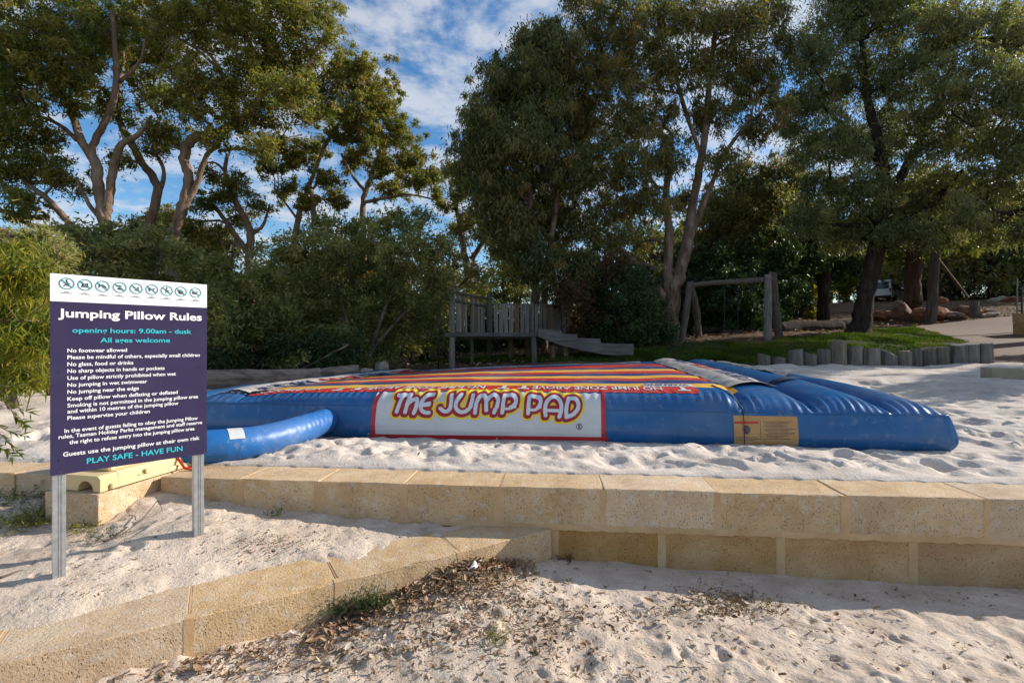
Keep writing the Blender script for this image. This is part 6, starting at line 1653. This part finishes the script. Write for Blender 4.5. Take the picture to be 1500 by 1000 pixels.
zones = [((560, 880), (55, 16), 420), ((690, 868), (60, 22), 800), ((760, 900), (90, 26), 500), ((480, 930), (110, 22), 650), ((360, 965), (110, 20), 520), ((600, 960), (170, 30), 380), ((820, 920), (70, 30), 260),
         ((1060, 890), (55, 12), 380), ((900, 960), (180, 30), 160), ((1200, 960), (180, 30), 110), ((1180, 880), (200, 16), 90), ((240, 985), (80, 14), 200), ((650, 985), (300, 14), 160), ((1150, 925), (120, 12), 60)]
pos = []
for (cu, cv), (su, sv_), n in zones:
    U = r.normal(cu, su, n); V_ = r.normal(cv, sv_, n)
    for u, v in zip(U, V_):
        if v > 1015 or v < 825: continue
        x, y = fhit(u, v, front_tps)
        if low_d(x, y) > -.03 or y > WY0 + WK * x - .05 or y < 2: continue
        pos.append([x, y, front_zp(x, y) + (.02 * max(0, 1 - ((u - 690) / 80) ** 2 - ((v - 870) / 30) ** 2) * r.random() * 4)])
pos = np.array(pos)
pos = pos[r.random(len(pos)) < .8]
o = scatter_leaves('leaf_litter', pos, r, (.014, .055), M['litter'], .005, .28); o['kind'] = 'stuff'
# a heaped bed of leaves against the foot of the low wall
U = np.concatenate([r.normal(690, 38, 420), r.uniform(470, 760, 380), r.normal(590, 40, 200)])
heap = []
for u in U:
    x0 = (u - 750) / 720 * (3.9 + (u - 690) * .0026); d = abs(r.normal(0, .13)) + .02
    x = x0; y = LY(x) - d * 1.25
    q = math.exp(-((u - 690) / 60) ** 2) * max(0, 1 - d / .35)
    heap.append([x, y, front_zp(x, y) + q * .10 * r.random() + .005])
heap = np.array(heap)
o = scatter_leaves('leaf_heap', heap, r, (.03, .10), M['litter'], .006, .55, clump_t=.45); o['kind'] = 'stuff'
bits = pos[r.choice(len(pos), 2600)] + np.stack([r.normal(0, .05, 2600), r.normal(0, .04, 2600), np.zeros(2600)], 1)
bits = bits[low_d(bits[:, 0], bits[:, 1]) < -.02]
bits[:, 2] = front_tps(bits[:, 0], bits[:, 1]) + fbm(bits[:, 0] * 1.5, bits[:, 1] * 1.5, 4, 51) * .05 + .006
o = scatter_leaves('litter_crumbs', bits, r, (.006, .018), M['litter'], .003, .4, clump_t=.3); o['kind'] = 'stuff'
# litter specks and a few leaves on the left sand and along the pit
pos2 = []
for (cu, cv, su, sv_, n) in ((380, 800, 45, 12, 240), (450, 790, 50, 10, 160), (150, 800, 90, 22, 110), (240, 850, 90, 22, 110), (100, 870, 70, 20, 50), (330, 770, 40, 8, 40)):
    for _ in range(n):
        x, y = fhit(r.normal(cu, su), r.normal(cv, sv_), left_tps)
        if low_d(x, y) < .5 or y > WY0 + WK * x - .04: continue
        pos2.append([x, y, float(left_z(np.array([[x]]), np.array([[y]]))[0, 0])])
o = scatter_leaves('leaf_scraps', np.array(pos2), r, (.010, .034), M['litter'], .004); o['kind'] = 'stuff'
pos3 = []
for _ in range(700):
    x = r.uniform(-2, 16); y = r.uniform(5.2, 15)
    if poly_sd(PIT, np.array([x]), np.array([y]))[0] < .1: continue
    pos3.append([x, y, gz(x, y) + .05])
o = scatter_leaves('pit_leaf_scraps', np.array(pos3), r, (.02, .06), M['litter'], .01); o['kind'] = 'stuff'
# fallen leaves over the dark forest soil
pos4 = []
for _ in range(5500):
    u = r.uniform(560, 1500); Y_ = r.uniform(17, 33); x = (u - 750) / FPX * Y_
    pos4.append([x, Y_, 0])
pos4 = np.array(pos4); keep = (poly_sd(LAWN, pos4[:, 0], pos4[:, 1]) < -.1) & (poly_sd(poly_path, pos4[:, 0], pos4[:, 1]) < 0) & (poly_sd(PIT, pos4[:, 0], pos4[:, 1]) < -.1)
pos4 = pos4[keep]; pos4[:, 2] = base_z(pos4[:, 0], pos4[:, 1]) + .02
o = scatter_leaves('forest_litter', pos4, r, (.10, .24), M['litter'], .02, clump_t=.4); o['kind'] = 'stuff'

# single larger dry leaves that can be picked out
big = [(690, 884, .085, .35, 'broad tan leaf leaning on the litter heap below the low wall'), (575, 868, .08, .95, 'pale pointed leaf near the second green tuft'), (432, 934, .085, .95, 'whitish leaf at the foot of the low wall'),
       (510, 958, .08, .85, 'wide bleached leaf lying flat in the lower litter'), (545, 975, .075, .8, 'bleached leaf curled beside the wide flat one'), (838, 990, .06, .75, 'cream leaf at the bottom edge near the middle'),
       (1045, 942, .05, .9, 'lone small pale leaf on the open sand'), (910, 888, .06, .3, 'orange-brown leaf at the shadow edge under the wall'), (950, 880, .09, .25, 'long brown leaf in the wall shadow'), (620, 900, .07, .45, 'tan leaf between litter and bare sand'),
       (760, 888, .07, .55, 'sand-coloured leaf right of the litter heap'), (845, 925, .06, .9, 'white-backed leaf right of the litter'), (290, 985, .10, .45, 'large brown leaf close to the low wall at lower left'), (470, 985, .07, .6, 'beige leaf near the bottom edge below the tufts'),
       (660, 862, .10, .3, 'big reddish leaf on top of the litter heap'), (725, 862, .08, .5, 'upright tan leaf on the crest of the heap'), (1010, 880, .08, .35, 'brown leaf left of the dead grass clump'), (1225, 905, .07, .3, 'dark thin leaf in the shade right of the clump')]
for u, v, L, tn, lb in big:
    x, y = fhit(u, v, front_tps); V, F = curl_leaf(r, L, L * r.uniform(.4, .55), r.uniform(.6, 1.6), 6)
    R = rotz_m(r.uniform(0, 6.28)) @ rotx_m(r.normal(0, .25))
    o = link('dry_leaf', raw_mesh('dry_leaf', V @ R.T, F, M['litter'], True, attr={'tint': np.full(len(V), tn)})); o.location = (x, y, front_zp(x, y) + .022); tag(o, lb, 'leaf', 'large dry leaves on the front sand')
x, y = fhit(688, 850, front_tps)
mb = MB(); s, t = np.meshgrid(np.linspace(-.5, .5, 9), np.linspace(-.5, .5, 9)); mb.grid(np.stack([s * .10 + .02 * t, t * .06, .03 + .05 * fbm(s * 3, t * 3, 3, 4) + .02 * np.sin(s * 6)], -1)); o = mb.build('crumpled_paper', M['sign_white'], None, True)
o.location = (x, y + .02, front_zp(x, y) + .05); tag(o, 'crumpled white paper scrap on top of the leaf heap', 'litter')

def twigs(name, spots, r, lens, rad, mat, kind=None):
    mb = MB()
    for x, y, z in spots:
        th = r.uniform(0, 6.28); L = r.uniform(*lens); d = np.array([math.cos(th), math.sin(th), r.normal(0, .12)]) * L
        p = np.array([x, y, z + .006]); mid = p + d * .5 + np.array([r.normal(0, .12), r.normal(0, .12), abs(r.normal(0, .08))]) * L
        mb.tube([p, mid, p + d], [rad, rad * .9, rad * .5], 4, cap=False)
    o = mb.build(name, mat, None); 
    if kind: o['kind'] = kind
    return o
sp_ = pos[r.choice(len(pos), 900)]
twigs('twig_litter', sp_, r, (.02, .09), .0013, M['twig'], 'stuff')
def branch_twig(pts, rad, label, z_of, name='twig'):
    P = []
    for u, v, h in pts:
        x, y = fhit(u, v, left_tps if z_of == 'l' else front_tps); z = (left_zp if z_of == 'l' else front_zp)(x, y); P.append([x, y, z + h])
    P = catmull(P, 5); base = P[0].copy(); mb = MB(); mb.tube(P - base, np.linspace(rad, rad * .4, len(P)), 6); o = mb.build(name, M['twig'], None, True); o.location = base; return tag(o, label, 'twig')
branch_twig([(150, 795, .01), (178, 786, .02), (205, 768, .03), (222, 752, .05), (232, 745, .07), (238, 757, .05)], .006, 'thin curved twig on the sand between the sign posts', 'l')
branch_twig([(0, 848, .01), (20, 842, .015), (35, 836, .01)], .008, 'short dark stick at the far left of the sand', 'l')

def tuft(u, v, label, n, L, mat, seed, tps='f', spread=.04, Wd=.006, up=.8, cat='plant', name='green_tuft', tint=.5):
    r = np.random.default_rng(seed); tp = front_tps if tps == 'f' else left_tps
    x, y = fhit(u, v, tp); z = (front_zp if tps == 'f' else left_zp)(x, y)
    b = np.array([x, y, z]); root = thing(name, label, cat, b)
    VV = []; FF = []; tt = []; k = 0; mb = MB()
    for s in range(n):
        d = rand_unit(r, 1)[0]; d[2] = abs(d[2]) + up; d /= np.linalg.norm(d); Ls = L * r.uniform(.5, 1.1)
        st = np.array([r.normal(0, spread), r.normal(0, spread), 0]); P = np.array([st + d * Ls * q + np.array([0, 0, -Ls * .25 * q * q]) for q in np.linspace(0, 1, 5)])
        mb.tube(P, np.linspace(.0016, .0006, 5), 3, cap=False)
        for q in range(16):
            c = P[1 + q % 4] * (r.random() * .3 + .85); a = rand_unit(r, 1)[0] + d * .8; a /= np.linalg.norm(a); w_ = np.cross(a, rand_unit(r, 1)[0]); w_ /= np.linalg.norm(w_)
            l = L * r.uniform(.10, .22); VV += [c, c + a * l * .5 + w_ * Wd * .5, c + a * l, c + a * l * .5 - w_ * Wd * .5]; FF.append([k, k + 1, k + 2, k + 3]); k += 4; tt += [np.clip(r.normal(tint, .25), 0, 1)] * 4
    mb.build('stem', M['twig'], root)
    link('foliage', raw_mesh('foliage', np.array(VV), np.array(FF), mat, False, attr={'tint': np.array(tt)}), root)
    return root
tuft(503, 900, 'green weed tuft with a dead stalk against the low wall, left one of the pair', 40, .21, M['leaf_dark'], 1, tint=.9)
tuft(546, 893, 'rounder green weed tuft against the low wall, right one of the pair', 44, .20, M['leaf_dark'], 2, tint=1.0)
tuft(92, 998, 'small green sprout at the bottom left corner under the low wall', 10, .10, M['leaf_shrub'], 3, tint=.8)
tuft(830, 822, 'dark dried tuft in the corner where the low wall meets the tall wall', 16, .08, M['leaf_brown'], 4)
tuft(404, 756, 'dark green seedling in the shade of the tall wall', 14, .13, M['leaf_dark'], 5, 'l', tint=.7)
tuft(725, 945, 'straggly grey-green weed in the middle of the front sand', 22, .10, M['leaf_shrub'], 6, tint=.4)
tuft(790, 960, 'tiny dried weed right of the straggly one', 12, .06, M['leaf_brown'], 7)
tuft(1045, 878, 'olive dead-grass clump on the sand at the shadow edge', 40, .12, M['leaf_brown'], 8, spread=.10, up=.2, tint=.9)
tuft(1100, 884, 'flattened dried grass clump right of the olive one', 40, .12, M['leaf_brown'], 9, spread=.12, up=.15, tint=.7)
tuft(130, 775, 'bright green sprig lying at the foot of the corner block', 26, .16, M['leaf_lime'], 10, 'l', spread=.06, up=.15, tint=.5)
tuft(150, 792, 'dark wilted sprig in front of the corner block', 18, .13, M['leaf_dark'], 11, 'l', spread=.07, up=.1)
tuft(55, 762, 'yellowing heath clump left of the front sign post', 70, .20, M['leaf_lime'], 12, 'l', spread=.14, up=.5, tint=.35)
tuft(20, 772, 'straggly olive heath clump at the left edge beside the yellowing one', 60, .19, M['leaf_shrub'], 13, 'l', spread=.14, up=.4, tint=.8)
tuft(10, 738, 'dark creeping plant against the shaded wall at the left edge', 70, .24, M['leaf_dark'], 14, 'l', spread=.22, up=.4)
tuft(70, 728, 'dark plant between the shaded wall and the front sign post', 50, .20, M['leaf_dark'], 15, 'l', spread=.18, up=.4)
tuft(108, 745, 'pale green clump touching the corner block', 30, .16, M['leaf_shrub'], 16, 'l', spread=.06, up=.5, tint=.9)

# leafy branch hanging into view at the left edge
br = thing('hanging_branch', 'leafy green branch reaching in at the left edge in front of the sand bank', 'branch', W(-60, 560, 4.2))
o0 = W(-60, 560, 4.2)
r = np.random.default_rng(55); mb = MB(); sprigs = [((-40, 570), (10, 590), (45, 605)), ((-40, 590), (0, 625), (40, 640)), ((-40, 600), (5, 640), (30, 665)), ((-40, 560), (10, 565), (40, 560)), ((10, 590), (25, 612), (38, 622)), ((-30, 640), (0, 655), (18, 668))]
tw = []
for k, sg in enumerate(sprigs):
    P = catmull([W(u, v, 4.2 + .12 * (k % 3)) for u, v in sg], 8); mb.tube(P - o0, np.linspace(.006, .002, len(P)), 5); tw.append(P)
mb.build('stem', M['twig'], br)
kk = 0
for P in tw:
    for i in range(4, len(P), 1):
        for q in range(2):
            d = P[min(i + 1, len(P) - 1)] - P[i - 1]; d /= np.linalg.norm(d) + 1e-9; a = d + rand_unit(r, 1)[0] * .9 + np.array([0, 0, -.1]); a /= np.linalg.norm(a)
            w_ = np.cross(a, rand_unit(r, 1)[0]); w_ /= np.linalg.norm(w_); nn_ = np.cross(a, w_); L = r.uniform(.055, .095); wd = .017
            V = [P[i], P[i] + a * L * .35 + w_ * wd * .5 + nn_ * .003, P[i] + a * L * .35 - nn_ * .001, P[i] + a * L * .35 - w_ * wd * .5 + nn_ * .003, P[i] + a * L]
            me = raw_mesh('leaf', np.array(V) - o0, [(0, 1, 2), (0, 2, 3), (1, 4, 2), (2, 4, 3)], M['leaf_lime'], False, attr={'tint': np.full(5, np.clip(r.normal(.25, .25), 0, 1))}); link('leaf', me, br); kk += 1
